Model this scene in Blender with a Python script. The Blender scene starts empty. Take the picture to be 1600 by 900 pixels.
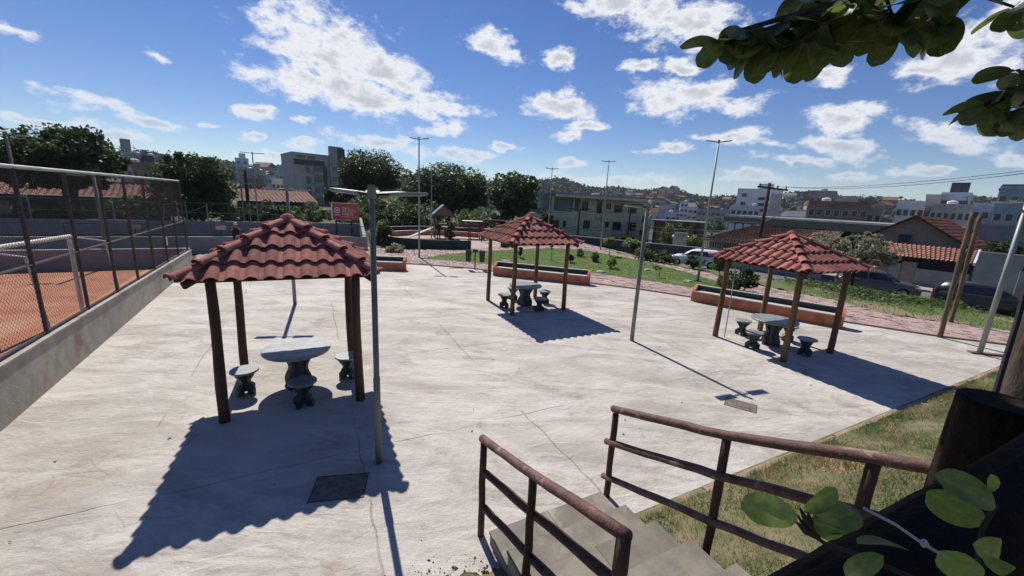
import bpy, bmesh, math, random
import numpy as np
from mathutils import Vector, Matrix
random.seed(7); rng = np.random.default_rng(7)
SC = bpy.context.scene
COL = SC.collection
R_ = math.radians
# ------------------------------------------------------------------ camera
CF, PITCH, ROLL, CH = 616.41, 0.2159, 0.0497, 3.6
_c, _s = math.cos(PITCH), math.sin(PITCH)
FW = Vector((0, _c, -_s)); _R = Vector((1, 0, 0)); _U = Vector((0, _s, _c))
_cr, _sr = math.cos(ROLL), math.sin(ROLL)
RT = _cr*_R + _sr*_U; UP = -_sr*_R + _cr*_U
cam_d = bpy.data.cameras.new('camera'); cam = bpy.data.objects.new('camera', cam_d); COL.objects.link(cam)
cam_d.sensor_width = 36; cam_d.lens = CF/1600*36; cam_d.clip_start = .05; cam_d.clip_end = 12000
M = Matrix.Identity(4)
for i in range(3):
    M[i][0] = RT[i]; M[i][1] = UP[i]; M[i][2] = -FW[i]
M[2][3] = CH
cam.matrix_world = M
SC.camera = cam
def ray(px, py): return FW + RT*((px-800)/CF) - UP*((py-450)/CF)
def G(px, py, z=0.):                      # point of the level z seen at a photo position
    d = ray(px, py); t = (z-CH)/d.z; return Vector((d.x*t, d.y*t, z))
def AT(px, py, dist):                     # point at a horizontal distance from the viewer
    d = ray(px, py); t = dist/math.hypot(d.x, d.y); return Vector((d.x*t, d.y*t, CH+d.z*t))
def PT(px, py, depth): return Vector((0, 0, CH)) + ray(px, py)*depth
# ------------------------------------------------------------------ light
SUN_AZ, SUN_EL = R_(-24.7), R_(47.7)      # azimuth from +Y towards +X
sun_dir = Vector((math.sin(SUN_AZ)*math.cos(SUN_EL), math.cos(SUN_AZ)*math.cos(SUN_EL), math.sin(SUN_EL)))
sd = bpy.data.lights.new('sun', 'SUN'); sd.energy = 5.0; sd.angle = R_(.53); sd.color = (1, .945, .86)
so = bpy.data.objects.new('sun', sd); COL.objects.link(so); so.rotation_euler = sun_dir.to_track_quat('Z', 'Y').to_euler(); so.location = (0, 0, 60)
SC.view_settings.view_transform = 'Standard'; SC.view_settings.look = 'None'; SC.view_settings.gamma = 1
SC.view_settings.exposure = 0.22
W = bpy.data.worlds.new('World'); SC.world = W; W.use_nodes = True
nt = W.node_tree; N = nt.nodes; L = nt.links; N.clear()
def nd(t, **k):
    n = N.new(t)
    for a, b in k.items(): setattr(n, a, b)
    return n
def mth(op, a, b=None, c=None, clamp=False):
    n = nd('ShaderNodeMath', operation=op); n.use_clamp = clamp
    for i, v in enumerate((a, b, c)):
        if v is None: continue
        if isinstance(v, (int, float)): n.inputs[i].default_value = v
        else: L.new(v, n.inputs[i])
    return n.outputs[0]
def vmth(op, a, b=None):
    n = nd('ShaderNodeVectorMath', operation=op)
    for i, v in enumerate((a, b)):
        if v is None: continue
        if isinstance(v, (tuple, list)): n.inputs[i].default_value = v
        else: L.new(v, n.inputs[i])
    return n.outputs['Value'] if op in ('LENGTH', 'DOT_PRODUCT') else n.outputs[0]
tc = nd('ShaderNodeTexCoord'); D = tc.outputs['Generated']
sky = nd('ShaderNodeTexSky', sky_type='NISHITA'); sky.sun_disc = False
sky.sun_elevation = SUN_EL; sky.sun_rotation = SUN_AZ; sky.altitude = 900; sky.air_density = 1.0; sky.dust_density = .1; sky.ozone_density = 2.0
sep = nd('ShaderNodeSeparateXYZ'); L.new(D, sep.inputs[0])
azn = mth('ARCTAN2', sep.outputs[0], sep.outputs[1]); eln = mth('ARCSINE', sep.outputs[2])
ns = nd('ShaderNodeTexNoise'); ns.inputs['Scale'].default_value = 11; ns.inputs['Detail'].default_value = 3; ns.inputs['Roughness'].default_value = .6
st = vmth('MULTIPLY', D, (1, 1, 2.0)); L.new(st, ns.inputs['Vector'])
warp = vmth('SUBTRACT', ns.outputs['Color'], (.5, .5, .5)); warp = vmth('MULTIPLY', warp, (.10, .055, 0))
cmb = nd('ShaderNodeCombineXYZ'); L.new(azn, cmb.inputs[0]); L.new(eln, cmb.inputs[1])
P2 = vmth('ADD', cmb.outputs[0], warp)
def azel(px, py):
    d = ray(px, py).normalized(); return math.atan2(d.x, d.y), math.asin(d.z)
CLOUDS = [(520,80,125,62,18),(470,55,62,45,0),(610,110,80,38,28),(560,152,165,30,12),(475,132,80,26,10),(690,165,72,20,10),(765,70,56,25,15),(875,92,28,22,20),
 (690,202,48,15,0),(600,227,100,14,12),(1040,28,150,44,10),(960,8,80,26,0),(1120,58,62,32,10),(1075,150,125,31,0),(1005,103,24,10,0),(1070,105,38,14,15),
 (870,163,60,21,10),(910,199,48,10,0),(885,214,22,10,0),(1312,187,80,24,0),(1145,215,66,14,0),(1312,232,80,18,12),(1230,250,70,11,10),(1480,218,125,22,12),
 (1575,246,60,13,0),(1510,78,115,56,-12),(1440,104,50,22,0),(1580,38,70,48,-20),(1300,115,42,20,0),(790,234,28,7,0),(735,243,52,10,5),(1040,232,54,10,0),
 (890,256,30,9,0),(150,165,80,13,12),(232,188,70,10,10),(60,187,70,9,8),(180,206,70,12,12),(30,47,48,13,10),(237,89,38,10,22),(400,176,44,10,10),(467,187,24,8,0),
 (404,215,30,9,0),(335,202,20,6,0),(470,228,32,9,0),(430,246,60,9,5),(970,284,170,12,2),(1180,276,90,12,2),(1330,276,60,12,0),(1215,222,40,14,20),(1440,268,60,8,0)]
field = None
for cx, cy, rx, ry, ro in CLOUDS:
    a0 = azel(cx, cy); c_, s_ = math.cos(R_(ro)), math.sin(R_(ro))
    a1 = azel(cx+rx*c_, cy+rx*s_); a2 = azel(cx-ry*s_, cy+ry*c_)
    mp = nd('ShaderNodeMapping', vector_type='TEXTURE'); L.new(P2, mp.inputs['Vector'])
    mp.inputs['Location'].default_value = (a0[0], a0[1], 0)
    mp.inputs['Rotation'].default_value = (0, 0, math.atan2(a1[1]-a0[1], a1[0]-a0[0]))
    mp.inputs['Scale'].default_value = (math.dist(a0, a1)*1.04, math.dist(a0, a2)*1.08, 1)
    v = mth('SUBTRACT', 1.0, vmth('LENGTH', mp.outputs[0]))
    field = v if field is None else mth('MAXIMUM', field, v)
# the same scattered cumulus all round, outside the part of the sky in view
n2 = nd('ShaderNodeTexNoise'); n2.inputs['Scale'].default_value = 4.2; n2.inputs['Detail'].default_value = 3; L.new(vmth('MULTIPLY', D, (1, 1, 2.6)), n2.inputs['Vector'])
gen = mth('MULTIPLY_ADD', n2.outputs['Fac'], 6.0, -4.0)
gen = mth('MULTIPLY', gen, mth('MULTIPLY_ADD', mth('ABSOLUTE', azn), 4.0, -4.0, clamp=True))
gen = mth('SUBTRACT', gen, mth('MULTIPLY_ADD', mth('ABSOLUTE', azn), -4.0, 5.0, clamp=True))
field = mth('MAXIMUM', field, gen)
n3 = nd('ShaderNodeTexNoise'); n3.inputs['Scale'].default_value = 16; n3.inputs['Detail'].default_value = 7; n3.inputs['Roughness'].default_value = .68
L.new(vmth('MULTIPLY', D, (1, 1, 1.7)), n3.inputs['Vector'])
dens = mth('ADD', mth('MAXIMUM', field, -1.0), mth('MULTIPLY_ADD', n3.outputs['Fac'], 2.9, -1.46))
mr = nd('ShaderNodeMapRange', interpolation_type='SMOOTHSTEP'); L.new(dens, mr.inputs[0]); mr.inputs[1].default_value = -.08; mr.inputs[2].default_value = .66
alpha = mr.outputs[0]
mr2 = nd('ShaderNodeMapRange', interpolation_type='SMOOTHSTEP'); L.new(dens, mr2.inputs[0]); mr2.inputs[1].default_value = .42; mr2.inputs[2].default_value = 1.2
ccol = nd('ShaderNodeMix', data_type='RGBA'); L.new(mr2.outputs[0], ccol.inputs[0])
ccol.inputs[6].default_value = (12.2, 12.4, 12.8, 1); ccol.inputs[7].default_value = (7.4, 7.8, 8.7, 1)
hs = nd('ShaderNodeHueSaturation'); hs.inputs['Saturation'].default_value = 1.30; hs.inputs['Value'].default_value = 1.22; hs.inputs['Hue'].default_value = .515; L.new(sky.outputs[0], hs.inputs['Color'])
fade = mth('MULTIPLY', alpha, mth('MULTIPLY_ADD', eln, 5.0, .18, clamp=True))
mx = nd('ShaderNodeMix', data_type='RGBA'); L.new(fade, mx.inputs[0]); L.new(hs.outputs[0], mx.inputs[6]); L.new(ccol.outputs[2], mx.inputs[7])
bg = nd('ShaderNodeBackground'); bg.inputs[1].default_value = .064; L.new(mx.outputs[2], bg.inputs[0])
ow = nd('ShaderNodeOutputWorld'); L.new(bg.outputs[0], ow.inputs[0])
W.cycles.sampling_method = 'MANUAL'; W.cycles.sample_map_resolution = 256
SC.cycles.max_bounces = 4; SC.cycles.transparent_max_bounces = 12
# ------------------------------------------------------------------ materials
def mat(name, col, rough=.8, col2=None, scale=6., bump=0., bscale=None, detail=5, spec=.3, rand=0., metal=0., stretch=None, lo=.35, hi=.65, coords='Object', transl=0., dirt=None, dscale=1.2, dlo=.5, dhi=.7):
    m = bpy.data.materials.new(name); m.use_nodes = True; t = m.node_tree; n = t.nodes; l = t.links
    b = n['Principled BSDF']; b.inputs['Roughness'].default_value = rough; b.inputs['Specular IOR Level'].default_value = spec; b.inputs['Metallic'].default_value = metal
    tcn = n.new('ShaderNodeTexCoord'); vec = tcn.outputs[coords]
    if stretch:
        mp = n.new('ShaderNodeMapping'); mp.inputs['Scale'].default_value = stretch; l.new(vec, mp.inputs[0]); vec = mp.outputs[0]
    out = None
    def noise(sc, det):
        q = n.new('ShaderNodeTexNoise'); q.inputs['Scale'].default_value = sc; q.inputs['Detail'].default_value = det; q.inputs['Roughness'].default_value = .62; l.new(vec, q.inputs['Vector']); return q.outputs['Fac']
    def ramp(f, a, b_):
        q = n.new('ShaderNodeMapRange'); q.interpolation_type = 'SMOOTHSTEP'; l.new(f, q.inputs[0]); q.inputs[1].default_value = a; q.inputs[2].default_value = b_; return q.outputs[0]
    def mix(f, a, b_):
        q = n.new('ShaderNodeMix'); q.data_type = 'RGBA'
        l.new(f, q.inputs[0])
        for i, v in ((6, a), (7, b_)):
            if isinstance(v, tuple): q.inputs[i].default_value = (*v[:3], 1)
            else: l.new(v, q.inputs[i])
        return q.outputs[2]
    c = col
    if col2: c = mix(ramp(noise(scale, detail), lo, hi), col, col2)
    if dirt: c = mix(ramp(noise(dscale, 7), dlo, dhi), c, dirt)
    if rand:
        oi = n.new('ShaderNodeObjectInfo'); h = n.new('ShaderNodeHueSaturation')
        q = n.new('ShaderNodeMapRange'); l.new(oi.outputs['Random'], q.inputs[0]); q.inputs[3].default_value = 1-rand; q.inputs[4].default_value = 1+rand
        l.new(q.outputs[0], h.inputs['Value'])
        if isinstance(c, tuple): h.inputs['Color'].default_value = (*c, 1)
        else: l.new(c, h.inputs['Color'])
        c = h.outputs[0]
    if isinstance(c, tuple): b.inputs['Base Color'].default_value = (*c, 1)
    else: l.new(c, b.inputs['Base Color'])
    if bump:
        bp = n.new('ShaderNodeBump'); bp.inputs['Strength'].default_value = bump; bp.inputs['Distance'].default_value = .02
        l.new(noise(bscale or scale*4, 6), bp.inputs['Height']); l.new(bp.outputs[0], b.inputs['Normal'])
    if transl:
        tr = n.new('ShaderNodeBsdfTranslucent'); ms = n.new('ShaderNodeMixShader'); ms.inputs[0].default_value = transl
        if isinstance(c, tuple): tr.inputs[0].default_value = (c[0]*2.2, c[1]*2.6, c[2], 1)
        else:
            h2 = n.new('ShaderNodeHueSaturation'); h2.inputs['Value'].default_value = 2.2; l.new(c, h2.inputs['Color']); l.new(h2.outputs[0], tr.inputs[0])
        o = n['Material Output']; l.new(b.outputs[0], ms.inputs[1]); l.new(tr.outputs[0], ms.inputs[2]); l.new(ms.outputs[0], o.inputs['Surface'])
    return m
MT = {}
MT['tile'] = mat('clay_tile', (.385,.15,.122), .85, (.28,.105,.088), 9, .35, 60, spec=.2, rand=.26, dirt=(.20,.11,.09), dscale=3.4, dlo=.56, dhi=.70)
MT['tile2'] = mat('clay_tile_far', (.30,.12,.085), .75, (.17,.075,.06), 2.2, .2, 20, dirt=(.11,.08,.07), dscale=.8)
MT['log_dark'] = mat('log_dark', (.10,.052,.032), .75, (.045,.024,.017), 7, .5, 40, stretch=(1,1,.12), rand=.1)
MT['log'] = mat('log_brown', (.19,.112,.055), .75, (.10,.056,.03), 7, .5, 40, stretch=(1,1,.12), rand=.1)
MT['rail'] = mat('rail_log', (.155,.078,.062), .6, (.085,.042,.034), 9, .5, 45, rand=.12, dirt=(.30,.20,.165), dscale=5, dlo=.56, dhi=.66)
MT['concrete_wall'] = mat('concrete_wall', (.42,.38,.315), .9, (.32,.29,.245), 3, .35, 30, detail=9, dirt=(.25,.165,.115), dscale=1.0, dlo=.50, dhi=.70)
MT['render_grey'] = mat('render_grey', (.30,.29,.285), .9, (.24,.235,.23), 2, .2, 25)
MT['clay'] = mat('clay_court', (.43,.185,.105), .95, (.34,.135,.075), 1.5, .5, 40, detail=8, dirt=(.46,.26,.175), dscale=.7)
MT['green_conc'] = mat('green_painted_concrete', (.055,.072,.068), .55, (.032,.045,.042), 12, .2, 60, spec=.45)
MT['table_top'] = mat('table_top', (.27,.29,.285), .42, (.16,.18,.18), 5, .12, 70, spec=.5, detail=8)
MT['orange'] = mat('orange_paint', (.56,.20,.105), .8, (.47,.16,.085), 4, .25, 40, dirt=(.30,.14,.09), dscale=2)
MT['bench_top'] = mat('bench_top', (.50,.47,.43), .8, (.40,.38,.35), 6, .2, 40)
MT['dgreen'] = mat('dark_green_paint', (.042,.062,.058), .75, (.03,.044,.042), 5, .2, 40)
MT['galv'] = mat('galvanised_steel', (.34,.36,.35), .5, (.24,.26,.25), 5, .1, 60, metal=.3, stretch=(1,1,.2))
MT['conc_pole'] = mat('grey_green_pole', (.22,.23,.20), .75, (.14,.148,.13), 8, .25, 50, stretch=(1,1,.25))
MT['fence_metal'] = mat('fence_metal', (.05,.042,.04), .6, (.09,.065,.055), 12, .2, 50, metal=.2)
MT['mesh_wire'] = mat('mesh_wire', (.06,.06,.058), .5, metal=.4)
MT['white_paint'] = mat('white_paint', (.72,.70,.66), .6, (.55,.53,.49), 8, .1)
MT['led'] = mat('luminaire_face', (.70,.74,.70), .35)
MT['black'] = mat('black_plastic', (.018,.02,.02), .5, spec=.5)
MT['dark_metal'] = mat('dark_metal', (.035,.035,.036), .5, metal=.3)
MT['glass'] = mat('dark_glass', (.02,.024,.028), .12, spec=.8)
MT['rubber'] = mat('rubber', (.015,.015,.015), .8)
MT['bark'] = mat('bark', (.085,.062,.045), .95, (.045,.034,.026), 5, .8, 25, stretch=(1,1,.3))
MT['leaf_dark'] = mat('leaf_dark', (.030,.052,.018), .55, (.055,.085,.028), 1.1, transl=.22, lo=.4, hi=.62)
MT['leaf_mid'] = mat('leaf_mid', (.055,.088,.026), .55, (.095,.135,.042), 1.4, transl=.28)
MT['leaf_light'] = mat('leaf_light', (.125,.19,.045), .55, (.19,.25,.065), 2, transl=.3)
MT['leaf_dry'] = mat('leaf_flower', (.15,.155,.085), .6, (.27,.25,.17), 2.4, transl=.25)
MT['almond'] = mat('almond_leaf', (.055,.085,.022), .32, (.085,.115,.03), 9, .1, 40, spec=.55, transl=.33, rand=.3)
MT['almond_under'] = mat('young_leaf', (.085,.14,.04), .42, (.06,.11,.03), 14, .1, 60, spec=.35, transl=.36, rand=.2)
MT['grass'] = mat('grass_blade', (.085,.155,.028), .7, (.13,.19,.045), .9, transl=.3)
MT['grass_dry'] = mat('grass_blade_dry', (.075,.125,.032), .75, (.26,.22,.115), 1.5, transl=.25, lo=.42, hi=.64)
MT['soil_lawn'] = mat('lawn_soil', (.075,.125,.03), .95, (.10,.15,.04), 2, .5, 40, dirt=(.20,.165,.09), dscale=.7, dlo=.5, dhi=.68)
MT['soil_bank'] = mat('bank_soil', (.185,.15,.09), .95, (.10,.105,.045), 2.6, .6, 30, dirt=(.36,.21,.13), dscale=1.1, dlo=.56, dhi=.7)
MT['terrain'] = mat('terrain', (.05,.068,.03), .95, (.095,.085,.05), .12, .4, 2.0, detail=8, dirt=(.055,.08,.035), dscale=.05)
MT['hill'] = mat('forest_hill', (.032,.048,.026), .95, (.06,.072,.042), .03, .9, .25, detail=8)
MT['asphalt'] = mat('asphalt', (.155,.15,.145), .9, (.115,.112,.11), 1.2, .3, 60)
MT['sidewalk'] = mat('sidewalk', (.34,.33,.31), .9, (.27,.26,.25), 1.5, .2, 30)
MT['kerb'] = mat('kerb_red', (.30,.20,.165), .9, (.40,.27,.21), 3, .5, 40, dirt=(.22,.19,.16), dscale=2.5)
MT['paver'] = mat('paver', (.42,.305,.275), .92, (.36,.26,.235), 3, .3, 50, rand=.12, dirt=(.30,.24,.21), dscale=.6)
MT['paver_joint'] = mat('paver_bed', (.24,.18,.16), .95, (.19,.145,.13), 5, .3)
MT['sand'] = mat('playground_sand', (.44,.35,.31), .95, (.37,.29,.255), 2, .4, 40)
MT['tread'] = mat('step_tile', (.225,.198,.158), .65, (.15,.133,.11), 3.2, rand=.17, bump=.2, bscale=40, detail=8, dirt=(.30,.27,.225), dscale=2.2, dlo=.55, dhi=.72)
MT['log_shaded'] = mat('shade_darkened_log', (.030,.020,.015), .9, (.015,.010,.008), 9, .9, 50, spec=.1)  # near-black base colour carries the canopy shade on the foreground logs
MT['tile_brown'] = mat('brown_tile', (.24,.135,.085), .8, (.15,.085,.06), 2.2, .2, 20)
MT['wall_shaded'] = mat('shade_darkened_wall', (.10,.075,.06), .9, (.07,.055,.045), 1.5)  # wall colour darkened to hold the shade beneath the red roofs
MT['log_grey'] = mat('log_weathered', (.18,.13,.082), .85, (.10,.07,.045), 7, .5, 40, stretch=(1,1,.12))
MT['dirt'] = mat('dirt', (.16,.125,.095), .95, (.085,.07,.055), 14, .9, 60, detail=9)
MT['steel_blue'] = mat('blue_roof_paint', (.17,.28,.45), .5, (.12,.21,.36), 5)
MT['timber_red'] = mat('red_timber', (.22,.075,.05), .7, (.15,.05,.035), 6, .3)
MT['timber'] = mat('timber', (.22,.14,.085), .75, (.14,.085,.05), 6, .3)
MT['olive'] = mat('olive_render', (.62,.615,.38), .9, (.52,.52,.32), .9, .15, 8, dirt=(.25,.275,.19), dscale=.35)
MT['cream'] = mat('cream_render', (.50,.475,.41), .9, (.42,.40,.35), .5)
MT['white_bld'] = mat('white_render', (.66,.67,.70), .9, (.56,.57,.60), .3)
MT['grey_bld'] = mat('grey_render', (.37,.365,.35), .9, (.30,.295,.285), .3)
MT['dark_bld'] = mat('dark_cladding', (.06,.062,.075), .7, (.08,.08,.095), .4)
MT['brick_bld'] = mat('brick_render', (.33,.19,.135), .9, (.26,.155,.115), .6)
MT['blue_bld'] = mat('blue_grey_render', (.36,.40,.47), .8, (.30,.335,.40), .5)
MT['metal_roof'] = mat('metal_roof', (.30,.31,.31), .55, (.22,.23,.235), .8, metal=.2)
MT['gable'] = mat('gable_boards', (.30,.235,.205), .85, (.24,.185,.165), 2, .2, 20, stretch=(1,1,6))
MT['mural'] = mat('mural_wall', (.29,.30,.27), .9, (.23,.24,.22), .8, .15, 10, dirt=(.17,.165,.155), dscale=.55, dlo=.54, dhi=.66)
MT['red_sign'] = mat('red_banner', (.47,.10,.085), .5, (.42,.085,.075), 3)
MT['sign_print'] = mat('sign_print', (.72,.62,.60), .6)
MT['blue_sign'] = mat('blue_sign', (.02,.035,.22), .5)
MT['pink_sign'] = mat('pink_sign', (.55,.33,.31), .6)
MT['skin'] = mat('skin', (.36,.20,.14), .6)
MT['cloth_black'] = mat('black_cloth', (.018,.018,.022), .9, (.03,.03,.035), 8)
MT['cloth_navy'] = mat('navy_cloth', (.025,.028,.045), .9)
MT['cap'] = mat('pale_cap', (.55,.53,.50), .8)
MT['car_grey'] = mat('car_paint_grey', (.13,.14,.145), .28, metal=.5, spec=.6)
MT['car_dark'] = mat('car_paint_dark', (.045,.047,.052), .25, metal=.4, spec=.6)
MT['car_white'] = mat('car_paint_white', (.75,.75,.74), .25, spec=.6)
MT['red_lamp'] = mat('red_lamp', (.45,.025,.025), .25)
MT['lamp_glass'] = mat('lamp_glass', (.6,.62,.64), .15)
MT['rim'] = mat('rim', (.4,.4,.41), .35, metal=.7)
MT['rust'] = mat('rust_cover', (.21,.175,.14), .9, (.12,.10,.08), 8, .6, 50)
MT['rock'] = mat('pale_rock', (.42,.40,.36), .9, (.32,.31,.28), 5, .5)
MT['cable'] = mat('cable', (.02,.02,.02), .6)
MT['cord'] = mat('pale_cord', (.42,.42,.40), .7)

def leaf_mat(name, c1, c2, rough, transl):
    m = mat(name, c1, rough, c2, 5, .15, 30, spec=.5, transl=transl, rand=.35); t = m.node_tree; n = t.nodes; l = t.links
    tcn = n.new('ShaderNodeTexCoord'); sx = n.new('ShaderNodeSeparateXYZ'); l.new(tcn.outputs['Object'], sx.inputs[0])
    def mm(op, a, b=None):
        q = n.new('ShaderNodeMath'); q.operation = op
        for i, v in enumerate((a, b)):
            if v is None: continue
            if isinstance(v, (int, float)): q.inputs[i].default_value = v
            else: l.new(v, q.inputs[i])
        return q.outputs[0]
    ay = mm('ABSOLUTE', sx.outputs[1]); mid = mm('LESS_THAN', ay, .011); lat = mm('GREATER_THAN', mm('SINE', mm('MULTIPLY', mm('SUBTRACT', sx.outputs[0], mm('MULTIPLY', ay, .75)), 62)), .93)
    v = mm('MULTIPLY', mm('MAXIMUM', mid, mm('MULTIPLY', lat, .55)), .75); b = n['Principled BSDF']; src = b.inputs['Base Color'].links[0].from_socket
    sp = n.new('ShaderNodeTexNoise'); sp.inputs['Scale'].default_value = 26; l.new(tcn.outputs['Object'], sp.inputs['Vector']); sm_ = mm('MULTIPLY', mm('GREATER_THAN', sp.outputs['Fac'], .70), .8)
    q = n.new('ShaderNodeMix'); q.data_type = 'RGBA'; l.new(v, q.inputs[0]); l.new(src, q.inputs[6]); q.inputs[7].default_value = (.20,.25,.09,1)
    q2 = n.new('ShaderNodeMix'); q2.data_type = 'RGBA'; l.new(sm_, q2.inputs[0]); l.new(q.outputs[2], q2.inputs[6]); q2.inputs[7].default_value = (.10,.06,.03,1)
    l.new(q2.outputs[2], b.inputs['Base Color']); return m
MT['almond'] = leaf_mat('almond_leaf_veined', (.05,.08,.02), (.085,.11,.028), .34, .36)
MT['almond_under'] = leaf_mat('young_leaf_veined', (.15,.21,.045), (.10,.15,.035), .36, .42)
def plaza_mat():
    m = bpy.data.materials.new('trowelled_concrete'); m.use_nodes = True; t = m.node_tree; n = t.nodes; l = t.links
    b = n['Principled BSDF']; b.inputs['Roughness'].default_value = .78; b.inputs['Specular IOR Level'].default_value = .28
    tcn = n.new('ShaderNodeTexCoord'); base = tcn.outputs['Object']
    def mp(v, s=(1,1,1), r=0, loc=(0,0,0)):
        q = n.new('ShaderNodeMapping'); q.inputs['Scale'].default_value = s; q.inputs['Rotation'].default_value = (0,0,r); q.inputs['Location'].default_value = loc; l.new(v, q.inputs[0]); return q.outputs[0]
    def noise(v, sc, det=6, ro=.6, dist=0):
        q = n.new('ShaderNodeTexNoise'); q.inputs['Scale'].default_value = sc; q.inputs['Detail'].default_value = det; q.inputs['Roughness'].default_value = ro; q.inputs['Distortion'].default_value = dist; l.new(v, q.inputs['Vector']); return q
    def rmp(f, a, b_, c=0, d=1):
        q = n.new('ShaderNodeMapRange'); q.interpolation_type = 'SMOOTHSTEP'; l.new(f, q.inputs[0])
        for i, v in enumerate((a, b_, c, d)): q.inputs[i+1].default_value = v
        return q.outputs[0]
    def mix(f, a, b_, mode='MIX'):
        q = n.new('ShaderNodeMix'); q.data_type = 'RGBA'; q.blend_type = mode
        if isinstance(f, float): q.inputs[0].default_value = f
        else: l.new(f, q.inputs[0])
        for i, v in ((6, a), (7, b_)):
            if isinstance(v, tuple): q.inputs[i].default_value = (*v, 1)
            else: l.new(v, q.inputs[i])
        return q.outputs[2]
    def m2(op, a, b_):
        q = n.new('ShaderNodeMath'); q.operation = op
        for i, v in enumerate((a, b_)):
            if isinstance(v, float): q.inputs[i].default_value = v
            else: l.new(v, q.inputs[i])
        return q.outputs[0]
    big = noise(base, .35, 5).outputs['Fac']
    c = mix(rmp(big, .35, .65), (.515,.48,.435), (.43,.395,.352))
    # trowel streaks along the pour
    sw = mp(base, (.75, 2.3, 1), R_(-14)); s1 = noise(sw, 1.3, 7, .70, 1.1).outputs['Fac']
    c = mix(m2('MULTIPLY', rmp(s1, .45, .66), rmp(noise(mp(base, loc=(2,6,0)), .42, 3).outputs['Fac'], .40, .62, .25, 1.0)), c, (.33,.295,.26))
    sw2 = mp(base, (2.8, .5, 1), R_(20), (3,7,0)); s2 = noise(sw2, 1.1, 6, .6, .8).outputs['Fac']
    c = mix(m2('MULTIPLY', rmp(s2, .56, .76), .45), c, (.52,.49,.445))
    st = noise(base, .8, 8, .7).outputs['Fac']; c = mix(m2('MULTIPLY', rmp(st, .52, .66), .9), c, (.325,.27,.23)); st2 = noise(mp(base, loc=(7,3,0)), 2.3, 8, .7).outputs['Fac']; c = mix(m2('MULTIPLY', rmp(st2, .58, .70), .6), c, (.29,.255,.225))
    sp = noise(base, 38, 3, .6).outputs['Fac']; c = mix(m2('MULTIPLY', rmp(sp, .56, .72), .55), c, (.30,.265,.235)); gr = noise(base, 11, 5, .75).outputs['Fac']; c = mix(m2('MULTIPLY', rmp(gr, .50, .68), .5), c, (.55,.51,.455))
    wb_ = noise(mp(base, (.5, 1.3, 1), R_(-15)), .75, 4, .5, 1.3).outputs['Fac']; c = mix(m2('MULTIPLY', rmp(wb_, .50, .64), .62), c, (.335,.298,.262)); c = mix(m2('MULTIPLY', rmp(wb_, .46, .36), .5), c, (.57,.54,.495))
    # hairline cracks and pour joints: warped cell borders
    def contour(v, sc, lev, w, det=3, dist=.6):
        f = noise(v, sc, det, .5, dist).outputs['Fac']; return rmp(m2('ABSOLUTE', m2('SUBTRACT', f, lev), 0.0), 0, w, 1, 0)
    sv = mp(base, (.5, 1.25, 1), R_(-16)); k1 = m2('MULTIPLY', contour(sv, .55, .47, .0045), rmp(noise(base, .6, 3).outputs['Fac'], .5, .62))
    k2 = m2('MULTIPLY', contour(mp(base, (.45,1.5,1), R_(24), (9,4,0)), .6, .52, .004), rmp(noise(base, .8, 3).outputs['Fac'], .52, .64))
    k3 = m2('MULTIPLY', contour(mp(base, (1,1,1), 0, (2,1,0)), 1.1, .5, .0035, 5), rmp(noise(mp(base, loc=(4,4,0)), .7, 3).outputs['Fac'], .53, .62))
    def joints(sp, r, off, w):
        wob = n.new('ShaderNodeVectorMath'); wob.operation = 'MULTIPLY_ADD'; l.new(noise(base, 1.3, 4).outputs['Color'], wob.inputs[0]); wob.inputs[1].default_value = (.16,.16,0); l.new(base, wob.inputs[2])
        sx = n.new('ShaderNodeSeparateXYZ'); l.new(mp(wob.outputs[0], (1/sp,1/sp,1), r, (off,off,0)), sx.inputs[0]); return rmp(m2('ABSOLUTE', m2('SUBTRACT', m2('FRACT', sx.outputs[0], 0.0), .5), 0.0), 0, w/sp, 1, 0)
    jn = m2('MAXIMUM', m2('MULTIPLY', joints(2.7, R_(-27), .3, .016), rmp(noise(mp(base, loc=(11,2,0)), .38, 2).outputs['Fac'], .48, .54)), m2('MULTIPLY', joints(3.4, R_(63), .1, .014), rmp(noise(mp(base, loc=(3,15,0)), .33, 2).outputs['Fac'], .47, .53)))
    bd = m2('MULTIPLY', joints(4.3, R_(-49), .6, .10), rmp(noise(mp(base, loc=(5,9,0)), .42, 2).outputs['Fac'], .53, .58))
    rg = m2('MULTIPLY', contour(sv, .85, .5, .03), rmp(noise(mp(base, loc=(1,8,0)), .45, 3).outputs['Fac'], .42, .6))
    kk = m2('MAXIMUM', m2('MULTIPLY', m2('MAXIMUM', m2('MAXIMUM', k1, k2), k3), .7), jn); rg = m2('MAXIMUM', rg, bd)
    c = mix(m2('MULTIPLY', rg, .35), c, (.56,.53,.485))
    c = mix(m2('MULTIPLY', kk, .42), c, (.15,.13,.115))
    l.new(c, b.inputs['Base Color'])
    wl = noise(mp(base, (.5, 1.3, 1), R_(-15)), .75, 4, .5, 1.3).outputs['Fac']; hgt = m2('ADD', m2('ADD', m2('MULTIPLY', wl, 1.5), m2('MULTIPLY', rg, .12)), m2('MULTIPLY', s1, .5)); hgt = m2('ADD', hgt, m2('MULTIPLY', noise(base, 3.6, 8, .72).outputs['Fac'], .75)); hgt = m2('SUBTRACT', hgt, m2('MULTIPLY', jn, .3))
    bp = n.new('ShaderNodeBump'); bp.inputs['Strength'].default_value = .75; bp.inputs['Distance'].default_value = .065; l.new(hgt, bp.inputs['Height']); l.new(bp.outputs[0], b.inputs['Normal'])
    return m
MT['plaza'] = plaza_mat()
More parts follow.
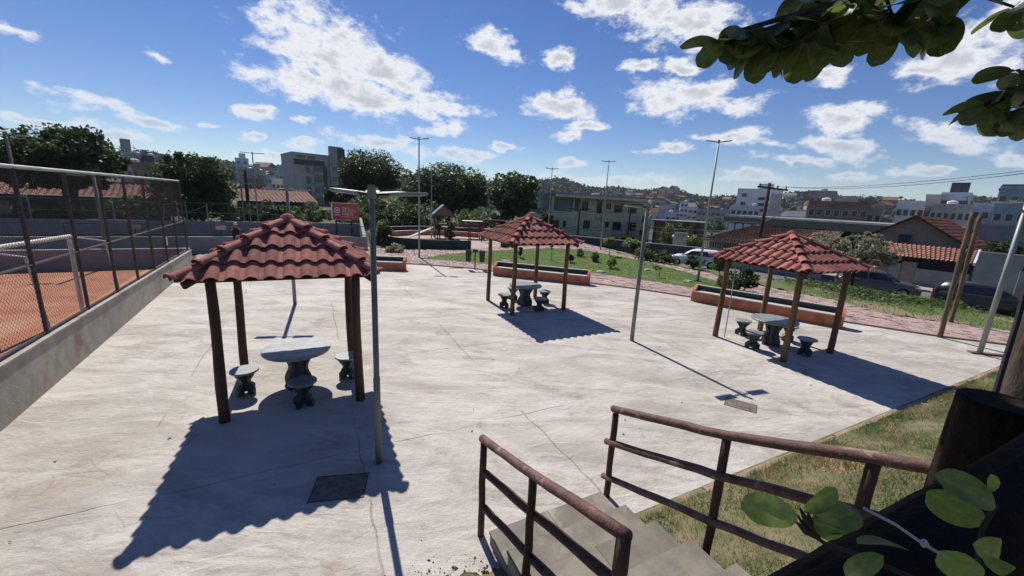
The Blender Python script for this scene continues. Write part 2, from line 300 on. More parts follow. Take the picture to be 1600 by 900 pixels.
# ------------------------------------------------------------------ mesh helpers
class MB:
    def __init__(s): s.v = []; s.f = []
    def add(s, vs, fs):
        o = len(s.v); s.v += [tuple(v) for v in vs]; s.f += [tuple(i+o for i in f) for f in fs]; return s
    def box(s, c, d, rz=0, M_=None):
        x, y, z = d[0]/2, d[1]/2, d[2]/2; ca, sa = math.cos(rz), math.sin(rz); vs = []
        for a, b, e in ((-x,-y,-z),(x,-y,-z),(x,y,-z),(-x,y,-z),(-x,-y,z),(x,-y,z),(x,y,z),(-x,y,z)):
            vs.append((c[0]+a*ca-b*sa, c[1]+a*sa+b*ca, c[2]+e))
        if M_: vs = [tuple(M_ @ Vector(v)) for v in vs]
        return s.add(vs, [(0,3,2,1),(4,5,6,7),(0,1,5,4),(1,2,6,5),(2,3,7,6),(3,0,4,7)])
    def bar(s, a, b, w, h, up=(0,0,1)):     # box along a segment
        a, b = Vector(a), Vector(b); d = (b-a).normalized(); r = d.cross(Vector(up))
        if r.length < 1e-4: r = Vector((1,0,0))
        r.normalize(); u = r.cross(d); vs = []
        for p in (a, b):
            for x, y in ((-1,-1),(1,-1),(1,1),(-1,1)): vs.append(p+r*(x*w/2)+u*(y*h/2))
        return s.add(vs, [(0,3,2,1),(4,5,6,7),(0,1,5,4),(1,2,6,5),(2,3,7,6),(3,0,4,7)])
    def tube(s, pts, rad, n=8, caps=True, jit=0.):
        pts = [Vector(p) for p in pts]; rad = rad if isinstance(rad, (list, tuple)) else [rad]*len(pts); vs = []; fs = []
        ref = None
        for i, p in enumerate(pts):
            d = (pts[min(i+1, len(pts)-1)]-pts[max(i-1, 0)]).normalized()
            if ref is None: ref = Vector((0,0,1)) if abs(d.z) < .9 else Vector((1,0,0))
            r = d.cross(ref).normalized(); u = r.cross(d)
            for k in range(n):
                a = 2*math.pi*k/n; q = rad[i]*(1+jit*(random.random()-.5)); vs.append(p+(r*math.cos(a)+u*math.sin(a))*q)
        for i in range(len(pts)-1):
            for k in range(n):
                k2 = (k+1) % n; fs.append((i*n+k, i*n+k2, (i+1)*n+k2, (i+1)*n+k))
        if caps:
            fs.append(tuple(range(n))[::-1]); fs.append(tuple((len(pts)-1)*n+k for k in range(n)))
        return s.add(vs, fs)
    def lathe(s, prof, n=20, c=(0,0,0)):
        vs = []; fs = []
        for r, z in prof:
            for k in range(n): a = 2*math.pi*k/n; vs.append((c[0]+r*math.cos(a), c[1]+r*math.sin(a), c[2]+z))
        for i in range(len(prof)-1):
            for k in range(n): k2 = (k+1) % n; fs.append((i*n+k, i*n+k2, (i+1)*n+k2, (i+1)*n+k))
        fs.append(tuple(range(n))[::-1]); fs.append(tuple((len(prof)-1)*n+k for k in range(n)))
        return s.add(vs, fs)
    def prism(s, poly, z0, z1):
        n = len(poly); vs = [(p[0], p[1], z0) for p in poly]+[(p[0], p[1], z1) for p in poly]
        fs = [tuple(range(n))[::-1], tuple(range(n, 2*n))]+[(k, (k+1) % n, n+(k+1) % n, n+k) for k in range(n)]
        return s.add(vs, fs)
    def slab(s, prof, axis0, t):            # closed 2D outline (u,z) in the plane of axis0, thickness t
        ax = Vector(axis0).normalized(); no = Vector((-ax.y, ax.x, 0)); n = len(prof)
        vs = [ax*u+Vector((0,0,z))-no*t/2 for u, z in prof]+[ax*u+Vector((0,0,z))+no*t/2 for u, z in prof]
        return s.add(vs, [tuple(range(n)), tuple(range(n, 2*n))[::-1]]+[(k, n+k, n+(k+1) % n, (k+1) % n) for k in range(n)])
    def mesh(s, name, smooth=False):
        m = bpy.data.meshes.new(name); m.from_pydata(s.v, [], s.f); m.validate()
        if smooth: m.polygons.foreach_set('use_smooth', [True]*len(m.polygons))
        bm = bmesh.new(); bm.from_mesh(m); bmesh.ops.recalc_face_normals(bm, faces=bm.faces); bm.to_mesh(m); bm.free(); return m
    def build(s, name, m, parent=None, smooth=False): return ob(name, s.mesh(name, smooth), m, parent)
def ob(name, me, m, parent=None):
    if m is not None and len(me.materials) == 0: me.materials.append(MT[m] if isinstance(m, str) else m)
    o = bpy.data.objects.new(name, me); COL.objects.link(o)
    if parent: o.parent = parent
    return o
def tag(o, label, cat, group=None):
    o['label'] = label; o['category'] = cat
    if group: o['group'] = group
    return o
def thing(name, label, cat, loc=(0,0,0), rz=0, group=None):
    o = bpy.data.objects.new(name, None); COL.objects.link(o); o.empty_display_size = .2
    o.location = loc; o.rotation_euler = (0, 0, rz); return tag(o, label, cat, group)
def struct(o): o['kind'] = 'structure'; return o
def stuff(o, label=None, cat=None):
    o['kind'] = 'stuff'
    if label: tag(o, label, cat)
    return o
def copy_tree(o, parent=None):
    c = o.copy(); COL.objects.link(c); c.parent = parent
    for ch in list(o.children): copy_tree(ch, c)
    return c
def np_mesh(name, verts, loops_per, m, parent=None):   # verts (n*k,3) as n separate k-gons
    me = bpy.data.meshes.new(name); nv = len(verts); nf = nv//loops_per
    me.vertices.add(nv); me.vertices.foreach_set('co', np.ascontiguousarray(verts, dtype=np.float32).ravel())
    me.loops.add(nv); me.loops.foreach_set('vertex_index', np.arange(nv, dtype=np.int32))
    me.polygons.add(nf); me.polygons.foreach_set('loop_start', np.arange(nf, dtype=np.int32)*loops_per)
    me.update(calc_edges=True); return ob(name, me, m, parent)
def leaf_quads(centers, size, up=.3, aspect=.55):
    n = len(centers); d = rng.normal(size=(n,3)); d[:,2] = d[:,2]*.7-up*.3; d /= np.linalg.norm(d, axis=1)[:,None]
    e = rng.normal(size=(n,3)); e -= (e*d).sum(1)[:,None]*d; e /= np.linalg.norm(e, axis=1)[:,None]
    s = size*(.6+.8*rng.random(n))[:,None]
    q = np.stack([centers-d*s*.5, centers+e*s*aspect*.5, centers+d*s*.5, centers-e*s*aspect*.5], 1)
    return q.reshape(-1,3)
def inpoly(x, y, P):
    c = np.zeros(len(x), bool); n = len(P)
    for i in range(n):
        x1, y1 = P[i][:2]; x2, y2 = P[(i+1) % n][:2]
        k = ((y1 > y) != (y2 > y)) & (x < (x2-x1)*(y-y1)/((y2-y1)+1e-12)+x1); c ^= k
    return c
def scatter(P, n, excl=()):
    A = np.array([p[:2] for p in P]); lo, hi = A.min(0), A.max(0); out = []
    x = lo[0]+(hi[0]-lo[0])*rng.random(n); y = lo[1]+(hi[1]-lo[1])*rng.random(n); k = inpoly(x, y, P)
    for e in excl: k &= ~inpoly(x, y, e)
    return np.stack([x[k], y[k]], 1)
def blades(xy, z, h, w, lean=.5):
    n = len(xy); a = rng.random(n)*2*np.pi; hh = h*(.5+rng.random(n)); b = rng.random(n)*2*np.pi
    base = np.concatenate([xy, z[:,None]], 1); dx = np.stack([np.cos(a), np.sin(a), 0*a], 1)*w*(.6+.8*rng.random(n))[:,None]
    tip = base+np.stack([np.cos(b)*hh*lean*rng.random(n), np.sin(b)*hh*lean*rng.random(n), hh], 1)
    return np.stack([base-dx, base+dx, tip], 1).reshape(-1,3)
# ================================================================== ground
def sm(t): t = np.clip(t, 0, 1); return t*t*(3-2*t)
def bank_d(x, y): return (x-1.7)*.454-(y-4.1)*.891
def hz(x, y):
    x = np.asarray(x, float); y = np.asarray(y, float)
    q = .77*x+.64*y; q0 = 25+np.maximum(0, y-28)*.4
    z = -sm((q-q0)/6.5)*1.12-sm((q-43)/30)*2.4*sm((x+8)/14)
    r = np.hypot(x, y); a = np.arctan2(x, y)
    z = z-sm((r-90)/160)*5*sm((a+.25)/.3)
    prof = 46+7*np.sin(a*9+1)+4*np.sin(a*23)+3*np.sin(a*51+2)-13*sm((a-.35)/.5)
    z = z+sm((r-260)/620)*prof+sm((r-1000)/1500)*30
    z = z+sm((-a-.15)/.35)*(sm((r-80)/200)*6-sm((r-260)/620)*18)
    d = bank_d(x, y); z = np.where((d > 0) & (r < 60), np.minimum(.357*d, 2.0)-.12, z)
    return z
def axis_coords(lo, hi, step, far, g=1.22):
    a = list(np.arange(lo, hi+1e-6, step)); s = step; v = hi
    while v < far: s *= g; v += s; a.append(v)
    s = step; v = lo
    while v > -far: s *= g; v -= s; a.insert(0, v)
    return np.array(a)
gx = axis_coords(-60, 70, 1.5, 3200); gy = axis_coords(-18, 95, 1.5, 3200)
XX, YY = np.meshgrid(gx, gy); ZZ = hz(XX, YY)-.09
nx, ny = len(gx), len(gy)
me = bpy.data.meshes.new('ground'); me.from_pydata(list(zip(XX.ravel().tolist(), YY.ravel().tolist(), ZZ.ravel().tolist())), [], [(j*nx+i, j*nx+i+1, (j+1)*nx+i+1, (j+1)*nx+i) for j in range(ny-1) for i in range(nx-1)])
me.polygons.foreach_set('use_smooth', [True]*len(me.polygons)); gob = struct(ob('ground', me, 'terrain')); me.materials.append(MT['hill'])
mi = np.zeros(len(me.polygons), np.int32); cen = np.zeros(len(me.polygons)*3); me.polygons.foreach_get('center', cen); cen = cen.reshape(-1,3); mi[np.hypot(cen[:,0], cen[:,1]) > 130] = 1; me.polygons.foreach_set('material_index', mi)
def sheet(name, poly, z0, z1, m): return struct(MB().prism(poly, z0, z1).build(name, m))
FAR = [(16.1,11.47),(15.3,11.75),(13.9,12.25),(12,13.4),(9.8,14.9),(7.6,16.3),(5.8,17.4),(3.7,18.3),(1,19.4),(-1,20.2),(-2.1,20.7),(-5,21.2),(-9,20.9),(-15.2,19.2)]
U1 = Vector((-.504,.864,0)); NL = Vector((-.864,-.504,0)); A1 = Vector((-7.26,5.03,0))
def w1(s, off=0, z=0): p = A1+U1*s+NL*off; return Vector((p.x, p.y, z))
sheet('plaza', [(-4.75,.81)]+FAR+[tuple(w1(14.65)[:2]), tuple(w1(0)[:2])], -.12, 0, 'plaza')
LAWN = [(-5.5,23.3),(-1.6,22.6),(1.5,22.0),(4.5,21.2),(6.5,19.9),(8.7,18.4),(10.4,17.7),(10.9,18.6),(10.6,20.6),(10.3,22.6),(9.3,26.2),(7.6,29.3),(5.8,32),(3,32.2),(-2,28.2),(-4.3,25.6)]
PATH = [(25,6.2)]+[(x, y+.0) for x, y in FAR]+[(-14.9,18.0),(-16.9,20.8),(-10.2,25.3),(-10.9,27.4),(-7.1,26.9),(-4.6,28.4),(-2.1,30.5),(4.9,39.8),(6.3,39.1),(9.1,28.2),(11.5,23.6),(12.9,19.4),(14.4,17.0),(14.6,15.0),(17.7,13.2),(26,9.4)]
pth = sheet('paved_path', PATH, -.1, -.012, 'paver_joint')
# pavers: fish-bone rows, small rectangles
def pavers(poly, excl, sx, sy, ang, z):
    ca, sa = math.cos(ang), math.sin(ang); A = np.array([p[:2] for p in poly]); C = A.mean(0); Rr = np.abs(A-C).max()*1.5
    i = np.arange(-int(Rr/sx), int(Rr/sx)+1); j = np.arange(-int(Rr/sy), int(Rr/sy)+1)
    I, J = np.meshgrid(i, j); u = (I+.5*(J % 2))*sx; v = J*sy; u = u.ravel(); v = v.ravel()
    x = C[0]+u*ca-v*sa; y = C[1]+u*sa+v*ca; k = inpoly(x, y, poly) & ~inpoly(x, y, excl); x, y = x[k], y[k]; n = len(x)
    hx, hy = sx/2-.009, sy/2-.009; zt = z+rng.normal(0, .0035, n); tl = rng.normal(0, .004, (n,2)); out = []
    cs = [(-hx,-hy),(hx,-hy),(hx,hy),(-hx,hy)]
    T = [np.stack([x+a*ca-b*sa, y+a*sa+b*ca, zt+np.sign(a)*tl[:,0]+np.sign(b)*tl[:,1]], 1) for a, b in cs]; B = [t-[0,0,.045] for t in T]
    f = [np.stack(T, 1)]+[np.stack([B[q], B[(q+1) % 4], T[(q+1) % 4], T[q]], 1) for q in range(4)]
    return np.concatenate([g.reshape(-1,3) for g in f])
pv = np_mesh('paver', pavers(PATH, LAWN, .25, .135, R_(-32), .018), 4, 'paver', pth); stuff(pv)
# kerb along the far side of the plaza and along the bank
def kerb_run(name, pts, w, z0, z1, m):
    b = MB()
    for p, q in zip(pts[:-1], pts[1:]): b.bar((p[0], p[1], (z0+z1)/2), (q[0], q[1], (z0+z1)/2), w, z1-z0)
    return struct(b.build(name, m))
kerb_run('kerb_far', [(x, y+.02) for x, y in FAR], .11, -.06, .055, 'kerb')
KD = Vector((.891,.454,0)); KN = Vector((.454,-.891,0))
def bank(a, d, z=0): p = Vector((1.7,4.1,0))+KD*a+KN*d; return Vector((p.x, p.y, z))
b = MB(); a = .0
while a < 17:
    w = .35+random.random()*.5; d0 = .02+random.random()*.03; d1 = .20+random.random()*.06; h = .018+random.random()*.03
    b.prism([bank(a, d0)[:2], bank(a, d1)[:2], bank(a+w-.008, d1+random.uniform(-.02,.02))[:2], bank(a+w-.008, d0)[:2]], -.05, h); a += w
struct(b.build('kerb_bank', 'kerb'))
# lawn
lw = sheet('lawn', LAWN, -.05, .03, 'soil_lawn')
xy = scatter(LAWN, 52000); gb = np_mesh('grass', blades(xy, np.full(len(xy), .025), .055, .011, .8), 3, 'grass'); stuff(gb, 'short bright green grass of the lawn between the paved paths', 'grass')
# verge between the path and the street
VERGE = [(14.7,15.1),(17.8,13.3),(26.5,9.6),(31,12),(24.6,19.6),(18.5,26.5),(14.2,29.5),(9.4,33.5),(6.8,39),(6.5,38.5),(9.3,28.2),(11.7,23.7),(13.1,19.5),(14.6,17.1)]
xs = np.arange(5, 33, .5); ys = np.arange(8, 41, .5); vg = MB(); idx = {}
for i, x in enumerate(xs):
    for j, y in enumerate(ys): idx[i, j] = len(vg.v); vg.v.append((x, y, float(hz(x, y))-.02+random.uniform(-.02,.03)))
cx_ = np.array([(x+.25, y+.25) for x in xs[:-1] for y in ys[:-1]]); ok = inpoly(cx_[:,0], cx_[:,1], VERGE).reshape(len(xs)-1, len(ys)-1)
for i in range(len(xs)-1):
    for j in range(len(ys)-1):
        if ok[i, j]: vg.f.append((idx[i,j], idx[i+1,j], idx[i+1,j+1], idx[i,j+1]))
MT['verge'] = mat('verge_soil', (.11,.15,.05), .95, (.085,.125,.04), 1.2, .5, 20, dirt=(.26,.185,.13), dscale=.35, dlo=.5, dhi=.6)
struct(vg.build('verge', 'verge', smooth=True))
xy = scatter(VERGE, 60000); xy = xy[(xy[:,0]-.35*xy[:,1] > 7.2)]; gb = np_mesh('grass', blades(xy, hz(xy[:,0], xy[:,1])-.02, .085, .014, .9), 3, 'grass'); stuff(gb, 'rough green grass of the verge sloping to the street', 'grass')
# low creeping ground cover on the verge
cc = []
for c0 in [(1330,452),(1360,458),(1385,462),(1410,468),(1435,474),(1300,450),(1345,470),(1275,452),(1455,480),(1390,476),(1320,462),(1360,448)]:
    p = G(*c0, z=-.25); n = 700
    q = rng.normal(size=(n,3))*[.8,.8,.11]; cc.append(np.stack([p.x+q[:,0], p.y+q[:,1], hz(p.x+q[:,0], p.y+q[:,1])+.06+np.abs(q[:,2])], 1))
gc = np_mesh('ground_cover', leaf_quads(np.concatenate(cc), .14), 4, 'leaf_mid'); stuff(gc, 'dark green creeping ground cover spread over the verge by the cars', 'ground cover')
# bank on the viewer's side
bm_ = MB(); na, ndd = 90, 34; 
def bz(a, d): return max(0, min(.357*d, 2.0))+.03*math.sin(a*2.3+d*1.7)*math.sin(d*2.1+a)*min(1, d*2)+random.uniform(-.012,.012)*min(1, d*3)
for i in range(na+1):
    for j in range(ndd+1):
        a = -7.5+i*.3; d = -.02+(j/ndd)**1.25*9.5; p = bank(a, d); bm_.v.append((p.x, p.y, bz(a, d)+.004))
for i in range(na):
    for j in range(ndd): k = i*(ndd+1)+j; bm_.f.append((k, k+ndd+1, k+ndd+2, k+1))
struct(bm_.build('grass_bank', 'soil_bank', smooth=True))
n = 130000; a = rng.random(n)*11.8-.33; d = .12+rng.random(n)**1.2*4.6
cl = np.sin(a*3.1+np.sin(d*4))*np.sin(d*3.7+a)+rng.normal(0, .55, n); k = (cl > -.35) & (a > -.33); a, d = a[k], d[k]
xy = np.stack([1.7+.891*a+.454*d, 4.1+.454*a-.891*d], 1); z = np.minimum(.357*d, 2.)
gb = np_mesh('grass', blades(xy, z, .06, .0045, 1.5), 3, 'grass_dry'); stuff(gb, 'patchy half dry grass of the bank beside the stairs', 'grass')
n = 1500; a = -2.9+rng.random(n)*1.2; d = .15+rng.random(n)*.9; xy = np.stack([1.7+.891*a+.454*d, 4.1+.454*a-.891*d], 1)
gb = np_mesh('grass', blades(xy, np.minimum(.357*d, 2.), .05, .004, 1.5), 3, 'grass_dry'); stuff(gb, 'sparse tufts on the bare earth left of the stairs', 'grass')
# loose earth spilled on the plaza left of the stairs
em = MB(); c0 = bank(-2.1, .22); K = 72
em.v.append((c0.x, c0.y, .02))
for ri in range(1, 7):
    for k in range(K):
        t = 2*math.pi*k/K; q = ri/6; rr = .62*q*(.55+.10*math.sin(3*t+1)+.08*math.sin(7*t)+.13*random.random()*(ri > 4)); em.v.append((c0.x+rr*math.cos(t)*1.2, c0.y+rr*math.sin(t)*.62, .02*(1-q)+.012*random.random()*(1-q)+(.003 if ri < 6 else -.004)))
em.f += [(0, 1+k, 1+(k+1) % K) for k in range(K)]
for r_ in range(5): em.f += [(1+r_*K+k, 1+(r_+1)*K+k, 1+(r_+1)*K+(k+1) % K, 1+r_*K+(k+1) % K) for k in range(K)]
struct(em.build('spilled_earth', 'dirt', smooth=True))
cb_ = MB()
for i in range(2200):
    t = random.random()*6.283; q = abs(random.gauss(0, .40)); x, y = c0.x+q*math.cos(t)*1.0, c0.y+q*math.sin(t)*.55; r_ = random.choice((.004,.006,.008,.012,.018))*random.uniform(.7,1.4)
    cb_.add([(x+r_*random.uniform(.6,1.3)*u, y+r_*random.uniform(.6,1.3)*v, max(.001, .012*(1-q))+r_*random.uniform(.5,1.1)*w) for u, v, w in ((1,0,0),(0,1,0),(-1,0,0),(0,-1,0),(0,0,.9),(0,0,-.6))], [(0,1,4),(1,2,4),(2,3,4),(3,0,4),(1,0,5),(2,1,5),(3,2,5),(0,3,5)])
stuff(cb_.build('earth_clods', 'dirt'), 'crumbled dark earth and clods spilled at the foot of the stairs', 'earth')
n = 1600; xy = np.stack([c0.x+rng.normal(0,.36,n), c0.y-.05+rng.normal(0,.13,n)], 1); gb = np_mesh('grass', blades(xy, np.full(n, .005), .035, .0035, 1.6), 3, 'grass_dry'); stuff(gb, 'weedy tufts in the spilled earth at the foot of the stairs', 'grass')
# street
RDIR = Vector((.64,-.77,0)); RN = Vector((.77,.64,0))
def road(q, s): p = RN*q+RDIR*s; return (p.x, p.y)
sheet('street', [road(32.0,-26), road(32.0,22), road(38.6,22), road(38.6,-26)], -1.3, -1.06, 'asphalt')
sheet('pavement', [road(38.62,-26), road(38.62,22), road(41.4,22), road(41.4,-26)], -1.3, -.93, 'sidewalk')
sheet('kerb_street', [road(31.8,-26), road(31.8,22), road(31.99,22), road(31.99,-26)], -1.3, -.95, 'sidewalk')
sheet('playground_floor', [(-6.2+5.9*math.cos(R_(t)), 34.2+5.9*math.sin(R_(t))) for t in range(0, 360, 15)]+[], -.1, -.006, 'sand')
sheet('playground_apron', [(-3.4,28.6),(2.4,34.2),(4.6,39.6),(2,41.5),(-1,39),(-.6,34),(-2.2,31.2)], -.1, -.009, 'sand')
# ================================================================== courts on the left
sheet('clay_court', [tuple(w1(-6,.2)[:2]), tuple(w1(14.6,.2)[:2]), (-15.0,17.4), (-41,2), (-30,-16)], -.1, -.002, 'clay')
t = thing('court_wall', 'low stained concrete wall along the plaza carrying the chain-link fence', 'wall', tuple(w1(0)))
b = MB(); ss = [-6+i*.65 for i in range(33)]
for i, s in enumerate(ss[:-1]):
    s2 = ss[i+1]; vs = []
    for q, e in ((s, 0), (s2, 0)):
        h = .86-.0105*q
        for off, z in ((0,-.1),(0,h),(.17,h),(.17,-.1)): p = U1*q+NL*off; vs.append((p.x, p.y, z))
    b.add(vs, [(0,1,5,4),(1,2,6,5),(2,3,7,6)])
b.build('wall_body', 'concrete_wall', t)
b = MB()
for i, s in enumerate(ss[:-1]):
    p, q = U1*s+NL*.085, U1*ss[i+1]+NL*.085; b.bar((p.x, p.y, .875-.0105*s), (q.x, q.y, .875-.0105*ss[i+1]), .205, .03)
b.build('coping', 'concrete_wall', t)
fe = thing('chain_link_fence', 'tall dark chain-link fence beside the clay court', 'fence', tuple(w1(0,.085)))
def fp(s, z): p = U1*s; return (p.x, p.y, z)
zb = lambda s: .89-.0105*s
posts = [-5.4,-3.5,-1.7,.1,1.95,3.75,5.55,7.3,9.1,10.9,12.7,14.5]
for s in posts: MB().tube([fp(s, zb(s)-.02), fp(s, 3.74)], .032, 8).build('post', 'fence_metal', fe)
for nm, za, zc, r in (('bottom_rail', .93, .79, .024), ('middle_rail', 2.12, 2.05, .026)): MB().tube([fp(-5.4, za+.06), fp(14.5, zc)], r, 6).build(nm, 'fence_metal', fe)
MB().tube([fp(-5.4, 3.76), fp(14.5, 3.76)], .034, 8).build('top_rail', 'galv', fe)
b = MB(); p = .088; z0, z1 = .97, 3.74
k = -6.0-(z1-z0)
while k < 15:
    for sg in (1, -1):
        # wire s = k + sg*(z-z0)
        lo, hi = (k, k+(z1-z0)) if sg == 1 else (k+(z1-z0), k)
        pts = [(lo, z0), (hi, z1)]
        (sa, za), (sb, zb2) = pts
        def clip(s_): return za+(s_-sa)/(sb-sa)*(zb2-za)
        s0_, s1_ = max(min(sa, sb), -5.4), min(max(sa, sb), 14.5)
        if s1_-s0_ > .05: b.bar(fp(s0_, clip(s0_)), fp(s1_, clip(s1_)), .0032, .0032)
    k += p
o = b.build('wire_mesh', 'mesh_wire', fe); o['kind'] = 'stuff'
g = thing('small_notice', 'small white plate hanging on the chain-link fence', 'sign', tuple(w1(10.9, .04, 1.55)), math.atan2(U1.y, U1.x))
MB().box((0,0,0), (.12,.012,.30)).build('plate', 'white_paint', g)
# court end walls
UW = Vector((.866,.5,0))
def wall_run(name, label, P, s0, s1, h, th, m, cap=True, z0=-.1):
    t = thing(name, label, 'wall', (P[0], P[1], 0), math.atan2(.5,.866))
    MB().box(((s0+s1)/2, th/2, (h+z0)/2), (s1-s0, th, h-z0)).build('wall_body', m, t)
    if cap: MB().box(((s0+s1)/2, th/2, h+.012), (s1-s0+.02, th+.03, .024)).build('coping', 'sidewalk', t)
    return t
wall_run('end_wall', 'grey wall closing the far end of the clay court', (-14.75,17.75), -30, 0, .78, .2, 'render_grey')
wb = wall_run('garden_wall', 'long grey wall behind the person filming, with low railing', (-17.2,21.9), -30, 8.6, .82, .2, 'render_grey')
wc = wall_run('back_wall', 'farthest grey wall below the green wire fence', (-23.7,30.2), -30, 11.2, .96, .2, 'render_grey')
t = thing('side_wall', 'short grey wall with sloping top below the red sign', 'wall', (-10.0,26.35,0))
e0 = Vector((0,0,0)); e1 = Vector((-13.9+10.0, 35.8-26.35, 0)); di = e1.normalized(); no = Vector((-di.y, di.x, 0))*.1
vs = [e0-no, e0+no, e1+no, e1-no]; b = MB(); b.add([(*v[:2], -.1) for v in vs]+[(*vs[0][:2],.85),(*vs[1][:2],.85),(*vs[2][:2],1.5),(*vs[3][:2],1.5)], [(0,3,2,1),(4,5,6,7),(0,1,5,4),(1,2,6,5),(2,3,7,6),(3,0,4,7)]); b.build('wall_body', 'render_grey', t)
lr = thing('low_railing', 'low dark railing on top of the grey wall behind the person filming', 'railing', (-17.2,21.9,.84), math.atan2(.5,.866))
for s in np.arange(-29, 8.7, 2.35): MB().tube([(s,.1,-.02),(s,.1,.68)], .028, 6).build('post', 'fence_metal', lr)
MB().tube([(-29.5,.1,.66),(8.6,.1,.66)], .022, 6).build('rail', 'fence_metal', lr); MB().tube([(-29.5,.1,.10),(8.6,.1,.10)], .02, 6).build('rail', 'fence_metal', lr)
gf = thing('green_wire_fence', 'green wire fence with two rails on the farthest grey wall', 'fence', (-23.7,30.2,.98), math.atan2(.5,.866))
for s in np.arange(-29, 11.3, 4.0): MB().tube([(s,.1,-.02),(s,.1,1.5)], .035, 6).build('post', 'galv', gf)
for z in (.62, 1.36): MB().tube([(-29.5,.1,z),(11.1,.1,z)], .026, 6).build('rail', 'conc_pole', gf)
b = MB()
for s in np.arange(-31, 11, .16):
    for sg in (0, 1.4): b.bar((max(-29.5, s+sg), .1, 0), (min(11.1, s+1.4-sg), .1, 1.36), .006, .006)
o = b.build('wire_mesh', 'dgreen', gf); o['kind'] = 'stuff'
def notice(px, py, dist, label):
    p = AT(px, py, dist); t = thing('court_notice', label, 'sign', (p.x, p.y, p.z), R_(30), 'small pink notices on the court railing')
    b = MB(); b.prism([(-.26,0),(-.22,.11),(-.1,.17),(.1,.17),(.22,.11),(.26,0),(.2,-.1),(-.2,-.1)], -.012, .012)
    for i, v in enumerate(b.v): b.v[i] = (v[0], v[2], v[1])
    b.build('plate', 'pink_sign', t); MB().tube([(0,.03,.2),(0,.03,-.35)], .03, 6).build('stake', 'fence_metal', t)
notice(345, 356.5, 28.2, 'pink notice left of the person filming'); notice(210, 354.5, 28.6, 'pink notice seen through the chain-link fence')
# goals
def goal(label, p, rz, wdt=3.0, h=2.12, dep=1.0):
    t = thing('goal', label, 'goal', (p.x, p.y, 0), rz)
    for x in (0, wdt): MB().tube([(x,0,-.02),(x,0,h)], .05, 10).build('post', 'white_paint', t)
    MB().tube([(-.05,0,h),(wdt+.05,0,h)], .05, 10).build('crossbar', 'white_paint', t)
    for x in (0, wdt): MB().tube([(x,0,h),(x,dep*.8,h-.12),(x,dep,.05)], .025, 8).build('back_stay', 'white_paint', t)
    MB().tube([(0,dep,.06),(wdt,dep,.06)], .025, 8).build('ground_bar', 'white_paint', t)
_g0 = G(130,489); _g1 = G(0,386,2.12); goal('white goal frame on the orange clay court', _g0, math.atan2(_g1.y-_g0.y, _g1.x-_g0.x), 3.0, 2.12, .9)
goal('white goal frame behind the far end of the chain-link fence', G(282,362), R_(118), 2.2, 2.2)
t = thing('volleyball_post', 'thin pale post with stay beside the far court', 'post', tuple(G(328,367)))
MB().tube([(0,0,-.02),(0,0,2.25)], .045, 8).build('post', 'galv', t); MB().tube([(0,0,2.2),(-.9,-.3,1.75),(-2.2,-.8,1.5)], .018, 6).build('stay', 'galv', t)
# ================================================================== stairs
PS = (1.23-.891*1.5, 4.22-.454*1.5, 0)
stt = thing('stairs', 'tiled concrete stairs climbing from the plaza at lower right', 'stairs', PS, R_(27))
TR, RI, NS = .42, .15, 11
for k in range(1, NS+1):
    y0 = -(k-1)*TR; z = RI*k
    MB().box((.75, y0-TR/2-.01*0, (z-.026-.2+ (k-1)*.05)/2), (1.49, TR-.002, z-.026+.2-(k-1)*.05)).build('riser', 'dirt' if 0 else 'concrete_wall', stt)
    for x0, w in ((0,.62+.1*(k % 2)), (.62+.1*(k % 2)+.004, 1.5-.624-.1*(k % 2))):
        MB().box((x0+w/2, y0-TR/2+.012, z-.013), (w, TR+.024-.004, .026)).build('tread_tile', 'tread', stt)
# ================================================================== railings
def log(pts, r, n=10, wob=.006):
    out = []; rr = []
    for (a, b_) in zip(pts[:-1], pts[1:]):
        a, b_ = Vector(a), Vector(b_); m = max(2, int((b_-a).length/.22))
        for i in range(m): out.append(a.lerp(b_, i/m)+Vector([random.uniform(-wob, wob) for _ in range(3)])); rr.append(r*random.uniform(.93, 1.07))
    out.append(Vector(pts[-1])); rr.append(r*.97); rr[0] = r
    b = MB(); b.tube(out, rr, n); return b
def lp(P, o): return tuple(Vector(P)-Vector(o))
o = (-.2,3.63,0); t = thing('log_railing', 'reddish log railing on the left side of the stairs', 'railing', o)
Lp = [(-.21,3.65,1.16), (.245,2.78,1.45), (.70,1.88,1.80)]; D3 = Vector((.91,-1.77,.64))
for P, zb_ in zip(Lp, (-.05,.1,.4)): log([lp((P[0], P[1], zb_), o), lp((P[0], P[1], P[2]-.01), o)], .037 if P[1] > 2 else .043).build('post', 'log_dark', t, True)
log([lp(Vector(Lp[0])-D3*.015+Vector((0,0,.02)), o), lp(Vector(Lp[1])+Vector((0,0,.015)), o), lp(Vector(Lp[2])+D3*.012, o)], .042, 12).build('top_rail', 'rail', t, True)
for dz in (-.36,-.78): log([lp(Vector(Lp[0])+Vector((.03,-.02,dz)), o), lp(Vector(Lp[1])+Vector((.03,.0,dz)), o), lp(Vector(Lp[2])+Vector((.02,.0,dz)), o)], .038).build('lower_rail', 'log_dark', t, True)
o = (1.33,4.35,0); t = thing('log_railing', 'reddish log railing on the right side of the stairs', 'railing', o)
Rp = [(1.33,4.35,1.16), (1.95,3.12,1.66), (2.39,2.27,2.08), (2.95,1.18,2.52)]
for P, zb_ in zip(Rp, (-.05,.25,.55,.9)): log([lp((P[0], P[1], zb_), o), lp((P[0], P[1], P[2]-.01), o)], .039).build('post', 'log_dark', t, True)
log([lp((1.31,4.39,1.19), o)]+[lp(Vector(q)+Vector((0,0,.025)), o) for q in Rp[1:3]]+[lp((3.0,1.1,2.60), o)], .042, 12).build('top_rail', 'rail', t, True)
